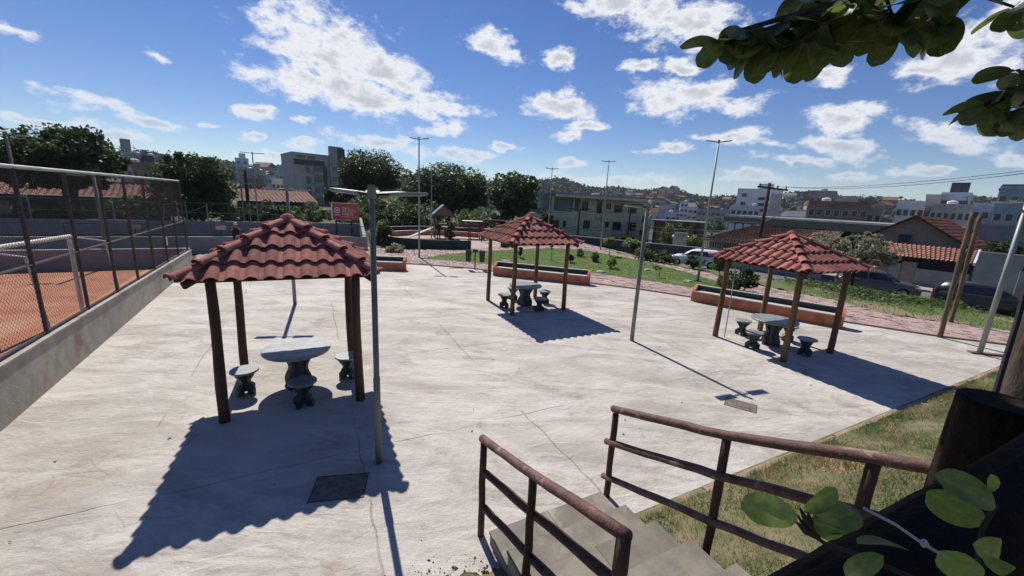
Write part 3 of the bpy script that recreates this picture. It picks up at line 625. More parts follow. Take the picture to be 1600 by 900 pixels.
log([lp((1.27,4.42,.73), o), lp((1.93,3.14,1.28), o), lp((2.36,2.3,1.68), o), lp((3.0,1.1,2.16), o)], .039, 12).build('lower_rail', 'rail', t, True)
log([lp((1.28,4.42,.24), o), lp((1.93,3.14,.80), o), lp((2.36,2.3,1.19), o), lp((3.0,1.1,1.7), o)], .037, 12).build('lower_rail', 'rail', t, True)
# covers let into the plaza
def cover(label, px, py, w, d, rz, m='rust'):
    p = G(px, py); t = thing('drain_cover', label, 'drain cover', (p.x, p.y, 0), R_(rz))
    b = MB()
    for x, y, a, c in ((0,-d/2,w+.03,.016),(0,d/2,w+.03,.016),(-w/2,0,.016,d-.02),(w/2,0,.016,d-.02)): b.box((x,y,.002), (a,c,.008))
    b.build('frame', 'dirt', t)
    b = MB()
    for i in range(5): b.box((-w/2+w*(i+.5)/5,random.uniform(-.004,.004),-.001+.0012*(i % 2)), (w/5-.004,d-.03,.010))
    b.build('lid', m, t)
cover('dark drain cover under the near pavilion shadow', 531, 761, .62, .44, 12); cover('earthy drain cover by the slim pole shadow', 1157, 633, .52, .36, -32); cover('thin dark drain grate near the litter bins', 713, 419, .7, .22, 8, 'dark_metal')

n = 130; xy = np.stack([rng.uniform(-6,10,n), rng.uniform(2.5,16,n)], 1); xy = xy[inpoly(xy[:,0], xy[:,1], [(-4.5,1.2),(12,9.3),(5,17),(-12,17),(-7,5)])]
dl = leaf_quads(np.concatenate([xy, np.full((len(xy),1), .018)], 1), .055, 0, .6); dl[:,2] = .006+np.abs(dl[:,2]-.018)*.4
stuff(np_mesh('dry_leaves', dl, 4, 'log_dark'), 'tiny dry leaves scattered over the concrete plaza', 'leaves')
# ================================================================== pavilions
E_, EZ, AZ_, PS_ = 1.30, 2.30, 3.06, .99
SL = math.hypot(E_, AZ_-EZ); SA = math.atan2(AZ_-EZ, E_)
NC, NR = 11, 4; TW = 2*E_/NC; EX = SL/NR
def tile_mesh(c, r):
    """one roof tile (pan and roll) in face coordinates u across, v up the slope, w out; cut at the hips"""
    u0 = -E_+c*TW; v0 = r*EX-.035; v1 = v0+EX+.075
    prof = [(0,.0),(.075,-.004)]+[(.085+(TW-.085+.012)*i/6, .058*math.sin(math.pi*(.06+.9*i/6))) for i in range(7)]
    b = MB(); n = len(prof)
    for v, tp, wo in ((v0,1.,.052),(v1,.94,.012)):
        for th in (.014, 0):
            for u, h in prof: b.v.append((u0+u, v, wo+h*tp+th-.01))
    for k in range(n-1):
        b.f += [(k, k+1, 2*n+k+1, 2*n+k), (n+k, 3*n+k, 3*n+k+1, n+k+1), (k, n+k, n+k+1, k+1), (2*n+k, 2*n+k+1, 3*n+k+1, 3*n+k)]
    b.f += [(0, 2*n, 3*n, n), (n-1, 2*n-1, 4*n-1, 3*n-1)]
    bm = bmesh.new(); 
    for v in b.v: bm.verts.new(v)
    bm.verts.ensure_lookup_table()
    for f in b.f: bm.faces.new([bm.verts[i] for i in f])
    for sg in (1, -1):       # |u| <= E (1 - v/SL)
        nrm = Vector((sg*SL, E_, 0)).normalized(); co = Vector((sg*E_, 0, 0))
        bmesh.ops.bisect_plane(bm, geom=bm.verts[:]+bm.edges[:]+bm.faces[:], plane_co=co, plane_no=nrm, clear_outer=True)
    if len(bm.faces) < 6: bm.free(); return None
    bmesh.ops.recalc_face_normals(bm, faces=bm.faces)
    me = bpy.data.meshes.new('roof_tile'); bm.to_mesh(me); bm.free(); me.materials.append(MT['tile'])
    me.polygons.foreach_set('use_smooth', [len(p.vertices) == 4 and False for p in me.polygons]); return me
def cap_mesh(length, r0, r1):
    b = MB(); n = 9
    sect = [(0, r0*1.16, .03), (.035, r0*1.14, .028), (.05, r0, .012), (length, r1, 0)]
    for x, r, w in sect:
        for th in (0, -.014):
            for k in range(n): a = math.pi*(k/(n-1)); b.v.append((x, (r+th)*math.cos(a), (r+th)*math.sin(a)*.8+w))
    m = 2*n
    for i in range(len(sect)-1):
        for k in range(n-1):
            b.f.append((i*m+k, i*m+k+1, (i+1)*m+k+1, (i+1)*m+k)); b.f.append((i*m+n+k, (i+1)*m+n+k, (i+1)*m+n+k+1, i*m+n+k+1))
        for k in (0, n-1): b.f.append((i*m+k, (i+1)*m+k, (i+1)*m+n+k, i*m+n+k))
    for k in range(n-1):
        b.f.append((k, n+k, n+k+1, k+1)); z = (len(sect)-1)*m; b.f.append((z+k, z+k+1, z+n+k+1, z+n+k))
    me = b.mesh('hip_tile'); me.materials.append(MT['tile']); return me
def make_pavilion(name, label, loc, rz):
    root = thing(name, label, 'pavilion', loc, rz, 'tiled picnic pavilions on the plaza')
    for sx, sy in ((-1,-1),(1,-1),(1,1),(-1,1)):
        zt = EZ+(AZ_-EZ)*(1-PS_/E_)-.10; b = MB(); pts = []; rr = []
        for i in range(9):
            q = i/8; pts.append((sx*PS_+.012*math.sin(q*5+sx*2)+sx*.0, sy*PS_+.012*math.sin(q*4+sy*3), -.02+q*(zt+.02))); rr.append(.077-.011*q+random.uniform(-.003,.003))
        b.tube(pts, rr, 14); b.build('post', 'log', root, True)
    zb_ = EZ+(AZ_-EZ)*(1-PS_/E_)-.13
    for a, b_ in (((-1,-1),(1,-1)),((1,-1),(1,1)),((1,1),(-1,1)),((-1,1),(-1,-1))):
        MB().bar((a[0]*(PS_-.0), a[1]*(PS_-.0), zb_), (b_[0]*(PS_-.0), b_[1]*(PS_-.0), zb_), .06, .12).build('eave_beam', 'log_dark', root)
    for sx, sy in ((-1,-1),(1,-1),(1,1),(-1,1)): MB().bar((sx*(E_-.06), sy*(E_-.06), EZ-.06), (sx*.03, sy*.03, AZ_-.1), .055, .09).build('hip_rafter', 'log_dark', root)
    b = MB(); e = E_-.05; b.add([(-e,-e,EZ),(e,-e,EZ),(e,e,EZ),(-e,e,EZ),(0,0,AZ_-.025),(-e,-e,EZ-.02),(e,-e,EZ-.02),(e,e,EZ-.02),(-e,e,EZ-.02),(0,0,AZ_-.05)],
        [(0,1,4),(1,2,4),(2,3,4),(3,0,4),(6,5,9),(7,6,9),(8,7,9),(5,8,9),(0,5,6,1),(1,6,7,2),(2,7,8,3),(3,8,5,0)]); b.build('roof_deck', 'log_dark', root)
    tiles = [tile_mesh(c, r) for r in range(NR) for c in range(NC)]; tiles = [t for t in tiles if t]
    for fc in range(4):
        Mf = Matrix.Rotation(fc*math.pi/2, 4, 'Z') @ Matrix.Translation((0,-E_,EZ)) @ Matrix(((1,0,0,0),(0,math.cos(SA),-math.sin(SA),0),(0,math.sin(SA),math.cos(SA),0),(0,0,0,1)))
        for me in tiles:
            o = ob('roof_tile', me, None, root); o.matrix_local = Mf @ Matrix.Translation((random.uniform(-.003,.003), random.uniform(-.006,.006), random.uniform(0,.004)))
    nh = 5; hl = math.sqrt(2*E_*E_+(AZ_-EZ)**2); cm = cap_mesh(hl/nh+.05, .092, .078)
    for k in range(4):
        a = math.pi/4+k*math.pi/2; d = Vector((-math.cos(a)*E_*1.41421, -math.sin(a)*E_*1.41421, AZ_-EZ)).normalized()
        side = Vector((0,0,1)).cross(d).normalized(); up = d.cross(side); st = Vector((math.cos(a)*E_*1.41421, math.sin(a)*E_*1.41421, EZ))+up*.035-d*.04
        for i in range(nh):
            Mm = Matrix.Identity(4)
            dd = (d+up*-.045).normalized(); u2 = dd.cross(side).normalized()
            for q in range(3): Mm[q][0] = dd[q]; Mm[q][1] = side[q]; Mm[q][2] = u2[q]; Mm[q][3] = (st+d*(hl/nh*i)+up*.022)[q]
            ob('hip_tile', cm, None, root).matrix_local = Mm
    MB().lathe([(.12,0),(.115,.04),(.07,.085),(.02,.10)], 10, (0,0,AZ_+.045)).build('apex_cap', 'tile', root)
    return root
PAV = [('near', (-3.954,6.907,0), 26.3), ('middle', (.478,13.70,0), 27.2), ('right', (7.40,10.69,0), 24.3)]
PLAB = ['red tiled pavilion nearest the viewer, beside the clay court', 'red tiled pavilion in the middle, in front of the lawn', 'red tiled pavilion on the right, before the longest orange bench']
pv0 = make_pavilion('tiled_pavilion', PLAB[0], PAV[0][1], R_(PAV[0][2]))
for i in (1, 2):
    c = copy_tree(pv0); c['label'] = PLAB[i]; c.location = PAV[i][1]; c.rotation_euler.z = R_(PAV[i][2])
for ch in pv0.children:
    if ch.name.startswith('post'): ch.material_slots[0].link = 'OBJECT'; ch.material_slots[0].material = MT['log_dark']  # near posts get the darker log, their backlit shade put into the colour
# conduit on one post of the right pavilion
t = thing('conduit', 'thin cable conduit strapped to the left post of the right pavilion', 'conduit', (7.40-.99*math.cos(R_(24.3))+.99*math.sin(R_(24.3)) if 0 else 6.33, 11.13, 0))
MB().tube([(0,0,0),(.005,.01,1.1),(-.005,.015,2.2)], .014, 6).build('pipe', 'galv', t)
# ------------------------------------------------------------------ tables and stools
def hour(wt, wm, wb, h, bulge=0):
    P = [(wt/2, h)]
    for i in range(1, 8): q = i/8; P.append((wm/2+(wt-wm)/2*(math.cos(q*math.pi/2)**2.2), h-(h*.5)*q))
    for i in range(0, 8): q = i/8; P.append((wm/2+(wb-wm)/2*(math.sin(q*math.pi/2)**1.3), h*.5-(h*.5-.1)*q))
    P += [(wb/2, .08), (wb/2*.96, -.01), (wb*.22, -.01), (wb*.16, .05)]
    return P+[(-u, z) for u, z in P[::-1]]
def make_table(kind, label, loc, rz, group):
    T = kind == 'table'; root = thing('concrete_'+kind, label, kind, loc, rz, group)
    h = .74 if T else .455; r = .575 if T else .225
    MB().lathe([(r-.012,h-.05 if T else h-.04),(r,h-.035 if T else h-.03),(r,h-.008),(r-.008,h)], 40 if T else 28).build('top' if T else 'seat', 'table_top', root)
    pr = hour(.60,.36,.54,h-.05) if T else hour(.37,.17,.36,h-.04)
    for k, a in enumerate((R_(45), R_(135))): MB().slab(pr, (math.cos(a), math.sin(a), 0), .07 if T else .055).build('pedestal_panel', 'green_conc', root)
    if T: MB().lathe([(.16,-.01),(.15,h*.5),(.2,h-.052)], 16).build('core', 'green_conc', root)
    return root
tb0 = st0 = None
for nm, loc, rz in PAV:
    a = R_(rz); lab = 'round dark green concrete table under the %s pavilion' % nm
    if tb0 is None: tb0 = make_table('table', lab, loc, a+.2, 'round concrete picnic tables')
    else: c = copy_tree(tb0); c['label'] = lab; c.location = loc; c.rotation_euler.z = a+.3*loc[0]
    for k, (side, u, v) in enumerate((('left of', -.84, -.05), ('on the near side of', .10, -.86), ('right of', .86, .06), ('on the far side of', -.04, .86))):
        lab = 'dark green concrete stool %s the table, %s pavilion' % (side, nm); p = (loc[0]+u*math.cos(a)-v*math.sin(a), loc[1]+u*math.sin(a)+v*math.cos(a), 0)
        if st0 is None: st0 = make_table('stool', lab, p, a, 'round concrete stools'); c = st0
        else: c = copy_tree(st0); c['label'] = lab; c.location = p
        c.rotation_euler.z = a+random.uniform(-.5,.5)
# ------------------------------------------------------------------ lamp posts
def lamp_post(label, p, h, arms, r0=.06, r1=.045, base=.0, alen=.55, step=None, dome=False, m='conc_pole', tilt=.1, z0=0, grp='lamp posts of the park', rise=None):
    t = thing('lamp_post', label, 'lamp post', (p[0], p[1], z0), 0, grp)
    pts, rr = ([(0,0,-.05),(0,0,step),(0,0,step+.03),(0,0,h)], [r0,r0,r1,r1]) if step else ([(0,0,-.05),(0,0,h)], [r0, r1])
    MB().tube(pts, rr, 12).build('pole', m, t, True)
    MB().lathe([(r1+.012,h-.13),(r1+.016,h-.02),(r1+.004,h+.03)], 12).build('head', 'conc_pole', t)
    for a in arms:
        ca, sa = math.cos(a), math.sin(a); e = Vector((ca, sa, 0))
        q0 = e*(r1+.02)+Vector((0,0,h-.08)); q1 = e*.22+Vector((0,0,h-.08+.22*tilt)); q2 = e*alen+Vector((0,0,h-.08+alen*tilt))
        MB().tube([q0, q1], .022, 8).build('arm', 'dark_metal', t)
        lm = MB().bar(q1-e*.02, q2, .17 if alen < .6 else .16, .035).build('luminaire', 'galv', t)
        MB().bar(q1+e*.02+Vector((0,0,-.022)), q2-e*.03+Vector((0,0,-.022)), .13, .008).build('lens', 'led', lm)
    if base: MB().box((0,0,.0), (base,base,.06)).build('footing', 'sidewalk', t)
    if dome:
        MB().lathe([(.02,-.05),(.045,-.02),(.045,.015),(.03,.04),(.008,.05)], 12, (.04,-.03,h+.06)).build('camera_dome', 'white_paint', t)
        for k in range(3): MB().tube([(.05,0,h-.1-k*.12),(.12,.02,h-.06-k*.1),(.1,.05,h-.2)], .009, 5).build('bracket', 'white_paint', t)
    return t
R4 = [R_(18), R_(108), R_(198), R_(288)]
lamp_post('thick grey pole with four flat luminaires by the near pavilion', G(592,722), 3.68, [R_(28), R_(152), R_(75), R_(108)], .044, .037, alen=.66, step=1.25, tilt=.06)
lamp_post('slim grey pole with dome camera in the open plaza', G(987,532), 3.70, [R_(20), R_(200)], .055, .045, alen=.66, step=None, dome=True, tilt=.03)
lamp_post('grey pole rising behind the near pavilion roof', G(461,475), 3.70, [R_(12), R_(192)], .055, .045, alen=.66, tilt=.03)
tp = G(1530,553)
lamp_post('pale steel pole at the right edge of the plaza', tp, 4.3, R4, .06, .055, alen=.66, m='galv', tilt=.03)
t = thing('pole_footing', 'low round concrete footing at the foot of the pale right pole', 'footing', (tp.x+.25, tp.y-.05, 0), R_(-15)); MB().box((0,0,.02), (.95,.16,.06)).build('strip', 'rust', t)
for lab, px, py, h in (('tall twin-arm lamp post with footing beside the litter bins', 655,402,6.9), ('tall twin-arm lamp post on the lawn tip near the longest bench', 1090,440,6.95), ('tall twin-arm lamp post at the back of the lawn before the olive house', 938,391,7.1)):
    lamp_post(lab, G(px,py), h, [R_(8), R_(172)] if px != 1090 else [R_(-20), R_(165)], .062, .035, base=.42, alen=.56, m='galv', tilt=.12)
lamp_post('tall twin-arm lamp post standing in the playground', G(674,372), 6.2, [R_(5), R_(178)], .06, .035, alen=.55, m='galv', tilt=.12)
lamp_post('tall twin-arm lamp post just left of the olive house', G(855,380), 6.65, [R_(10), R_(176)], .06, .035, alen=.6, m='galv', tilt=.12)
p = AT(8,207,27); lamp_post('leaning twin-arm lamp post at the far left above the fence', p, p.z, [R_(40), R_(220)], .06, .04, alen=.6, m='conc_pole', tilt=.05)
p = AT(394,238,42); lamp_post('twin-arm lamp post behind the red tiled roof', p, p.z, [R_(20), R_(200)], .06, .04, alen=.9, m='galv', tilt=.05)
p = AT(376,285,40); lamp_post('grey court pole left of the dark wooden post', p, p.z, [R_(30), R_(210)], .07, .06, alen=.9, m='conc_pole', tilt=.02)
p = AT(145,272,24); lamp_post('grey court pole seen through the chain-link fence', p, p.z, [R_(200)], .06, .055, alen=.8, m='conc_pole', tilt=.02)
# ------------------------------------------------------------------ benches
def bench(label, p0, p1):
    p0, p1 = Vector((*p0,0)), Vector((*p1,0)); ln = (p1-p0).length; t = thing('planter_bench', label, 'bench', tuple(p0), math.atan2(p1.y-p0.y, p1.x-p0.x), 'orange masonry benches around the plaza')
    MB().box((ln/2,.20,.19), (ln,.40,.42)).build('base', 'orange', t)
    MB().box((ln/2,.195,.41), (ln-.24,.43,.035)).build('seat', 'bench_top', t)
    MB().box((ln/2,.455,.30), (ln-.24,.105,.62)).build('backrest', 'dgreen', t)
    MB().box((ln/2,.455,.625), (ln-.24,.13,.028)).build('backrest_cap', 'bench_top', t)
    for x in (.058, ln-.058):
        b = MB(); b.add([(x-.058,-.005,.40),(x+.058,-.005,.40),(x+.058,.51,.40),(x-.058,.51,.40),(x-.058,.10,.50),(x+.058,.10,.50),(x-.058,.34,.635),(x+.058,.34,.635),(x-.058,.51,.635),(x+.058,.51,.635)],
            [(0,3,2,1),(0,1,5,4),(4,5,7,6),(6,7,9,8),(2,3,8,9),(0,4,6,8,3),(1,2,9,7,5)]); b.build('end_wall', 'orange', t)
    MB().box((ln/2,.455,-.0), (ln-.02,.1,.06)).build('footing', 'orange', t)
bench('long orange bench behind the middle pavilion', (-.98,19.14), (3.52,17.78)); bench('longest orange bench behind the right pavilion', (7.29,15.67), (11.0,12.6)); bench('orange bench half hidden by the near pavilion roof', (-9.9,18.75), (-5.3,19.05))
# litter bins
t = thing('litter_bins', 'pair of black litter bins on one post by the path', 'litter bin', tuple(G(742,421)), R_(4))
MB().tube([(0,0,-.02),(0,0,1.0)], .03, 8).build('post', 'dark_metal', t)
for x in (-.36,.36): MB().lathe([(.13,.42),(.155,.95),(.165,.955),(.165,1.0),(.15,1.0),(.14,.97)], 14, (x,0,0)).build('bin', 'black', t)
MB().bar((-.30,0,.93), (.30,0,.93), .05, .04).build('crossbar', 'dark_metal', t); MB().box((0,-.02,1.0), (.30,.04,.12)).build('sign_plate', 'black', t)
# twin timber posts on the right
for lab, px, py, top in (('weathered timber post at the edge of the plaza, right side', 1468,527,(1521,332)), ('weathered timber post on the grass verge behind its twin', 1486,503,(1531,338))):
    p = G(px,py); d = math.hypot(p.x, p.y); q = AT(*top, d); t = thing('timber_post', lab, 'post', tuple(p), 0, 'pair of tall timber posts')
    log([(0,0,-.05),(q.x-p.x, q.y-p.y, q.z)], .068 if px < 1480 else .062, 12, .008).build('trunk', 'log_grey', t, True)
# ------------------------------------------------------------------ playground
CP = Vector((-6.2,34.2,0))
def arc_wall(name, label, cat, r, a0, a1, h, th, m, cap, seat=None):
    t = thing(name, label, cat, tuple(CP)); n = 22; b = MB(); c = MB()
    for i in range(n):
        p = []
        for k in (i, i+1):
            a = R_(a0+(a1-a0)*k/n); p.append([(rr*math.cos(a), rr*math.sin(a)) for rr in (r-th/2, r+th/2)])
        b.prism([p[0][0], p[0][1], p[1][1], p[1][0]], -.05, h)
        p = []
        for k in (i, i+1):
            a = R_(a0+(a1-a0)*k/n); p.append([(rr*math.cos(a), rr*math.sin(a)) for rr in (r-th/2-.01, r+th/2+.01)])
        c.prism([p[0][0], p[0][1], p[1][1], p[1][0]], h+.002, h+.03)
    b.build('wall_body', m, t); c.build('coping', cap, t); return t
arc_wall('curved_wall', 'low curved dark green wall round the playground', 'wall', 6, 208, 300, .62, .18, 'dgreen', 'dgreen')
arc_wall('curved_wall', 'dark green curved back wall behind the playground bench', 'wall', 5.6, 62, 158, .78, .14, 'dgreen', 'bench_top')
arc_wall('curved_bench', 'curved orange bench at the back of the playground', 'bench', 5.2, 62, 158, .42, .42, 'orange', 'bench_top')
arc_wall('curved_wall', 'dark green planter wall seen under the middle pavilion roof', 'wall', 6, -30, 6, .62, .18, 'dgreen', 'dgreen')
pg = G(712,372); t = thing('playhouse', 'wooden play tower with blue roof and ramp', 'playhouse', tuple(pg), R_(16))
pg2 = pg
for x in (-.75,.75):
    for y in (-.6,.6): MB().tube([(x-1.2,y,-.02),(x-1.2,y,2.1)], .05, 8).build('post', 'timber_red', t)
MB().box((-1.2,0,1.0), (1.6,1.3,.08)).build('deck', 'timber', t)
for z in (1.25,1.45): MB().box((-1.2,-.62,z), (1.6,.04,.10)).build('guard_board', 'timber', t)
b = MB(); b.add([(-2.25,-.85,2.0),(-2.25,.85,2.0),(-1.2,.85,2.95),(-1.2,-.85,2.95),(-2.29,-.85,2.05),(-2.29,.85,2.05),(-1.2,.85,3.02),(-1.2,-.85,3.02)], [(0,1,2,3),(4,7,6,5),(0,4,5,1),(1,5,6,2),(2,6,7,3),(3,7,4,0)]); b.build('roof_panel', 'steel_blue', t)
b = MB(); b.add([(-.15,-.85,2.0),(-.15,.85,2.0),(-1.2,.85,2.95),(-1.2,-.85,2.95),(-.11,-.85,2.05),(-.11,.85,2.05),(-1.2,.85,3.02),(-1.2,-.85,3.02)], [(0,1,2,3),(4,7,6,5),(0,4,5,1),(1,5,6,2),(2,6,7,3),(3,7,4,0)]); b.build('roof_panel', 'timber_red', t)
b = MB(); b.add([(-2.1,-.8,2.06),(-.3,-.8,2.06),(-1.2,-.8,2.9),(-2.1,-.76,2.06),(-.3,-.76,2.06),(-1.2,-.76,2.9)], [(0,1,2),(5,4,3),(0,3,4,1),(1,4,5,2),(2,5,3,0)]); b.build('gable_board', 'timber', t)
MB().bar((-2.0,-.5,1.02), (-4.4,-1.3,.05), .6, .06).build('ramp', 'bench_top', t); 
b = MB(); b.bar((-.4,-.2,1.25), (2.2,-.2,1.25), .05, .08).bar((-.4,.5,1.25), (2.2,.5,1.25), .05, .08); b.build('bridge_rail', 'timber', t); MB().box((.9,.15,.95), (2.6,.8,.07)).build('bridge', 'timber', t)
for x in (1.3,2.2):
    for y in (-.3,.6): MB().tube([(x,y,-.02),(x,y,1.55)], .05, 8).build('post', 'timber_red', t)
MB().bar((2.3,.1,1.0), (3.5,-.6,.06), .5, .05).build('slide', 'timber_red', t); MB().box((1.6,.15,2.1 if 0 else 1.62), (1.9,1.1,.05)).build('canopy', 'white_paint', t)
p = G(780,379); t = thing('swing', 'red timber swing frame with two seats', 'swing', tuple(p), R_(-8))
for x in (-1.5,1.5):
    for y in (-.55,.55): MB().tube([(x,y,-.02),(x,0,1.9)], .05, 8).build('leg', 'timber_red', t)
MB().tube([(-1.7,0,1.92),(1.7,0,1.92)], .05, 8).build('beam', 'timber_red', t)
for x in (-.7,.6):
    s = MB().box((x,0,.5), (.45,.2,.04)).build('swing_seat', 'timber', t)
    for dx in (-.2,.2): MB().tube([(x+dx,0,.5),(x+dx,0,1.9)], .01, 5).build('chain', 'dark_metal', s)
p = G(722,366); t = thing('seesaw', 'pale low see-saw beyond the slide', 'see-saw', (p.x+1.5, p.y+1.2, 0), R_(10)); MB().bar((-1.4,0,.42), (1.4,0,.62), .2, .05).build('plank', 'white_paint', t); MB().tube([(0,-.2,-.02),(0,0,.5),(0,.2,-.02)], .04, 6).build('stand', 'timber_red', t)
# ------------------------------------------------------------------ red sign with lettering
sa_, sb_ = AT(517,317.5,30.5), AT(559.5,318.5,29.6); wv = Vector((sb_.x-sa_.x, sb_.y-sa_.y, 0)); sw_ = wv.length; sh_ = 1.09
t = thing('park_sign', 'red banner sign with white emblem and lettering on two dark posts', 'sign', (sa_.x, sa_.y, 0), math.atan2(wv.y, wv.x)); zt = (sa_.z+sb_.z)/2
MB().box((sw_/2,0,zt-sh_/2), (sw_,.05,sh_)).build('panel', 'red_sign', t)
b = MB(); b.box((.055,-.028,zt-sh_/2), (.11,.006,sh_-.04)).box((sw_/2,-.001,zt+.02), (sw_,.06,.03)).box((sw_*.4,-.02,zt-sh_-.03), (sw_*.72,.05,.03)); b.build('border', 'sign_print', t)
for x in (.28, sw_-.55): MB().tube([(x,.08,-.05),(x,.08,zt)], .06, 8).build('post', 'dark_metal', t)
def text(s, x, z, size, parent, m='sign_print', y=-.03):
    cu = bpy.data.curves.new('lettering', 'FONT'); cu.body = s; cu.size = size; cu.extrude = .003; o = bpy.data.objects.new('lettering', cu); COL.objects.link(o)
    dg = bpy.context.evaluated_depsgraph_get(); me = bpy.data.meshes.new_from_object(o.evaluated_get(dg)); bpy.data.objects.remove(o)
    q = ob('lettering', me, m, parent); q.location = (x, y, z); q.rotation_euler = (R_(90), 0, 0); return q
text('PRAÇA', .80, zt-.36, .17, t); text('ZÉ', .80, zt-.58, .27, t); text('DOS', 1.22, zt-.58, .27, t); text('ANJOS', .80, zt-.80, .27, t)
MB().box((1.35,-.03,zt-.90), (1.15,.006,.018)).build('rule', 'sign_print', t)
b = MB(); n = 20
for k in range(n):
    a0, a1 = 2*math.pi*k/n, 2*math.pi*(k+1)/n
    b.add([(.44+r*math.cos(a), y, zt-.48+r*math.sin(a)) for y in (-.033,-.026) for a, r in ((a0,.21),(a1,.21),(a1,.15),(a0,.15))], [(0,1,2,3),(7,6,5,4),(0,4,5,1),(2,6,7,3)])
b.add([(.44+x, y, zt-.48+z) for y in (-.034,-.026) for x, z in ((0,.10),(.1,0),(0,-.10),(-.1,0))], [(0,1,2,3),(7,6,5,4),(0,4,5,1),(1,5,6,2),(2,6,7,3),(3,7,4,0)])
b.build('emblem', 'sign_print', t); MB().box((.44,-.03,zt-.80), (.42,.006,.05)).build('emblem_text_bar', 'sign_print', t)
# ------------------------------------------------------------------ people
def person(label, loc, rz, arm_l, arm_r, legs, shirt, trouser, hair, hold=None, H=1.72, head_tilt=0):
    root = thing('person', label, 'person', loc, rz); k = H/1.72
    V = []; E = []; Rr = []
    def pt(p, r, prev=None):
        V.append(Vector(p)*k); Rr.append(r*k)
        if prev is not None: E.append((prev, len(V)-1))
        return len(V)-1
    pel = pt((0,0,.95), .145); wa = pt((0,0,1.10), .125, pel); ch = pt((0,-.01,1.30), .15, wa); nk = pt((0,0,1.47), .06, ch); hd = pt((0,-.015,1.56), .082, nk); ht = pt((0,-.01,1.66), .075, hd)
    for s, arm in ((-1, arm_l), (1, arm_r)):
        sh = pt((s*.19,0,1.40), .065, ch); el = pt(arm[0], .047, sh); wr = pt(arm[1], .034, el); d = (Vector(arm[1])-Vector(arm[0])).normalized(); pm = pt(Vector(arm[1])+d*.06, .038, wr)
        for fi in range(4): f1 = pt(Vector(arm[1])+d*.10+Vector(((fi-1.5)*.018,0,0)), .011, pm); pt(Vector(arm[1])+d*(.155-.006*abs(fi-1.4))+Vector(((fi-1.5)*.02,-.012,0)), .009, f1)
        pt(Vector(arm[1])+d*.08+Vector((-s*.045,-.01,0)), .011, pm)
    for s, lg in zip((-1, 1), legs):
        hp = pt((s*.09,0,.90), .095, pel); kn = pt(lg[0], .066, hp); an = pt(lg[1], .045, kn); pt((lg[1][0], lg[1][1]-.15, .035), .04, an)
    me = bpy.data.meshes.new('body'); me.from_pydata(V, E, []); o = bpy.data.objects.new('body', me); COL.objects.link(o)
    sk = o.modifiers.new('s', 'SKIN'); ly = me.skin_vertices[0].data if me.skin_vertices else None
    if ly is None:
        bm = bmesh.new(); bm.from_mesh(me); bm.verts.layers.skin.verify(); bm.to_mesh(me); bm.free(); ly = me.skin_vertices[0].data
    for i, r in enumerate(Rr): ly[i].radius = (r, r)
    ly[0].use_root = True; sb = o.modifiers.new('u', 'SUBSURF'); sb.levels = sb.render_levels = 1
    dg = bpy.context.evaluated_depsgraph_get(); m2 = bpy.data.meshes.new_from_object(o.evaluated_get(dg)); bpy.data.objects.remove(o)
    for q in ('skin', shirt, trouser, 'rubber'): m2.materials.append(MT[q])
    wl, wr_ = Vector(arm_l[1])*k, Vector(arm_r[1])*k
    for p in m2.polygons:
        c = p.center
        p.use_smooth = True
        p.material_index = 3 if c.z < .09*k else 2 if c.z < .97*k and abs(c.x) < .3 and min((c-wl).length, (c-wr_).length) > .13 else 0 if (c.z > 1.475*k and abs(c.x) < .12 and min((c-wl).length, (c-wr_).length) > .16) or min((c-wl).length, (c-wr_).length) < .105 else 1
    bd = ob('body', m2, None, root)
    b = MB(); b.lathe([(.095*k,-.03),(.1*k,.03),(.085*k,.08),(.04*k,.115),(.005,.12)], 14, (0,0,1.63*k)); hr = b.build('hair', hair, root, True)
    f = MB()
    for sx in (-.034,.034): f.lathe([(.012,-.006),(.014,0),(.012,.006)], 8, (sx*k,-.092*k,1.60*k))
    f.build('eyes', 'black', root); MB().tube([(0,-.085*k,1.60*k),(0,-.118*k,1.555*k),(0,-.09*k,1.55*k)], .012, 6).build('nose', 'skin', root)
    MB().box((0,-.09*k,1.515*k), (.05,.012,.012)).build('mouth', 'timber_red', root)
    for sx in (-1,1): MB().lathe([(.008,-.03),(.018,0),(.008,.03)], 8, (sx*.088*k,0,1.58*k)).build('ear', 'skin', root)
    return root
pp = G(372,397)
person('person in dark clothes and pale cap raising a phone by the grey wall', (pp.x, pp.y, 0), R_(35), ((-.36,-.10,1.20),(-.17,-.33,1.38)), ((.40,-.12,1.24),(.16,-.34,1.40)), (((-.10,-.01,.5),(-.11,.02,.08)),((.11,-.01,.5),(.12,.02,.08))), 'cloth_black', 'cloth_navy', 'cap')
q = Vector((math.cos(R_(35))*0-math.sin(R_(35))*-.47, math.sin(R_(35))*0+math.cos(R_(35))*-.47, 1.46)); t = thing('phone', 'small dark phone held up by the person in the pale cap', 'phone', (pp.x+q.x, pp.y+q.y, q.z), R_(35)); MB().box((0,0,0), (.32*.5,.01,.08)).build('phone_body', 'black', t)
pp = G(685,377)
person('person in dark clothes standing beside the play tower ramp', (pp.x, pp.y, 0), R_(-20), ((-.30,-.05,1.15),(-.26,-.25,1.02)), ((.30,.02,1.15),(.28,-.12,.92)), (((-.10,-.03,.5),(-.12,.03,.08)),((.10,.03,.5),(.14,.0,.08))), 'cloth_black', 'cloth_navy', 'black', H=1.66)
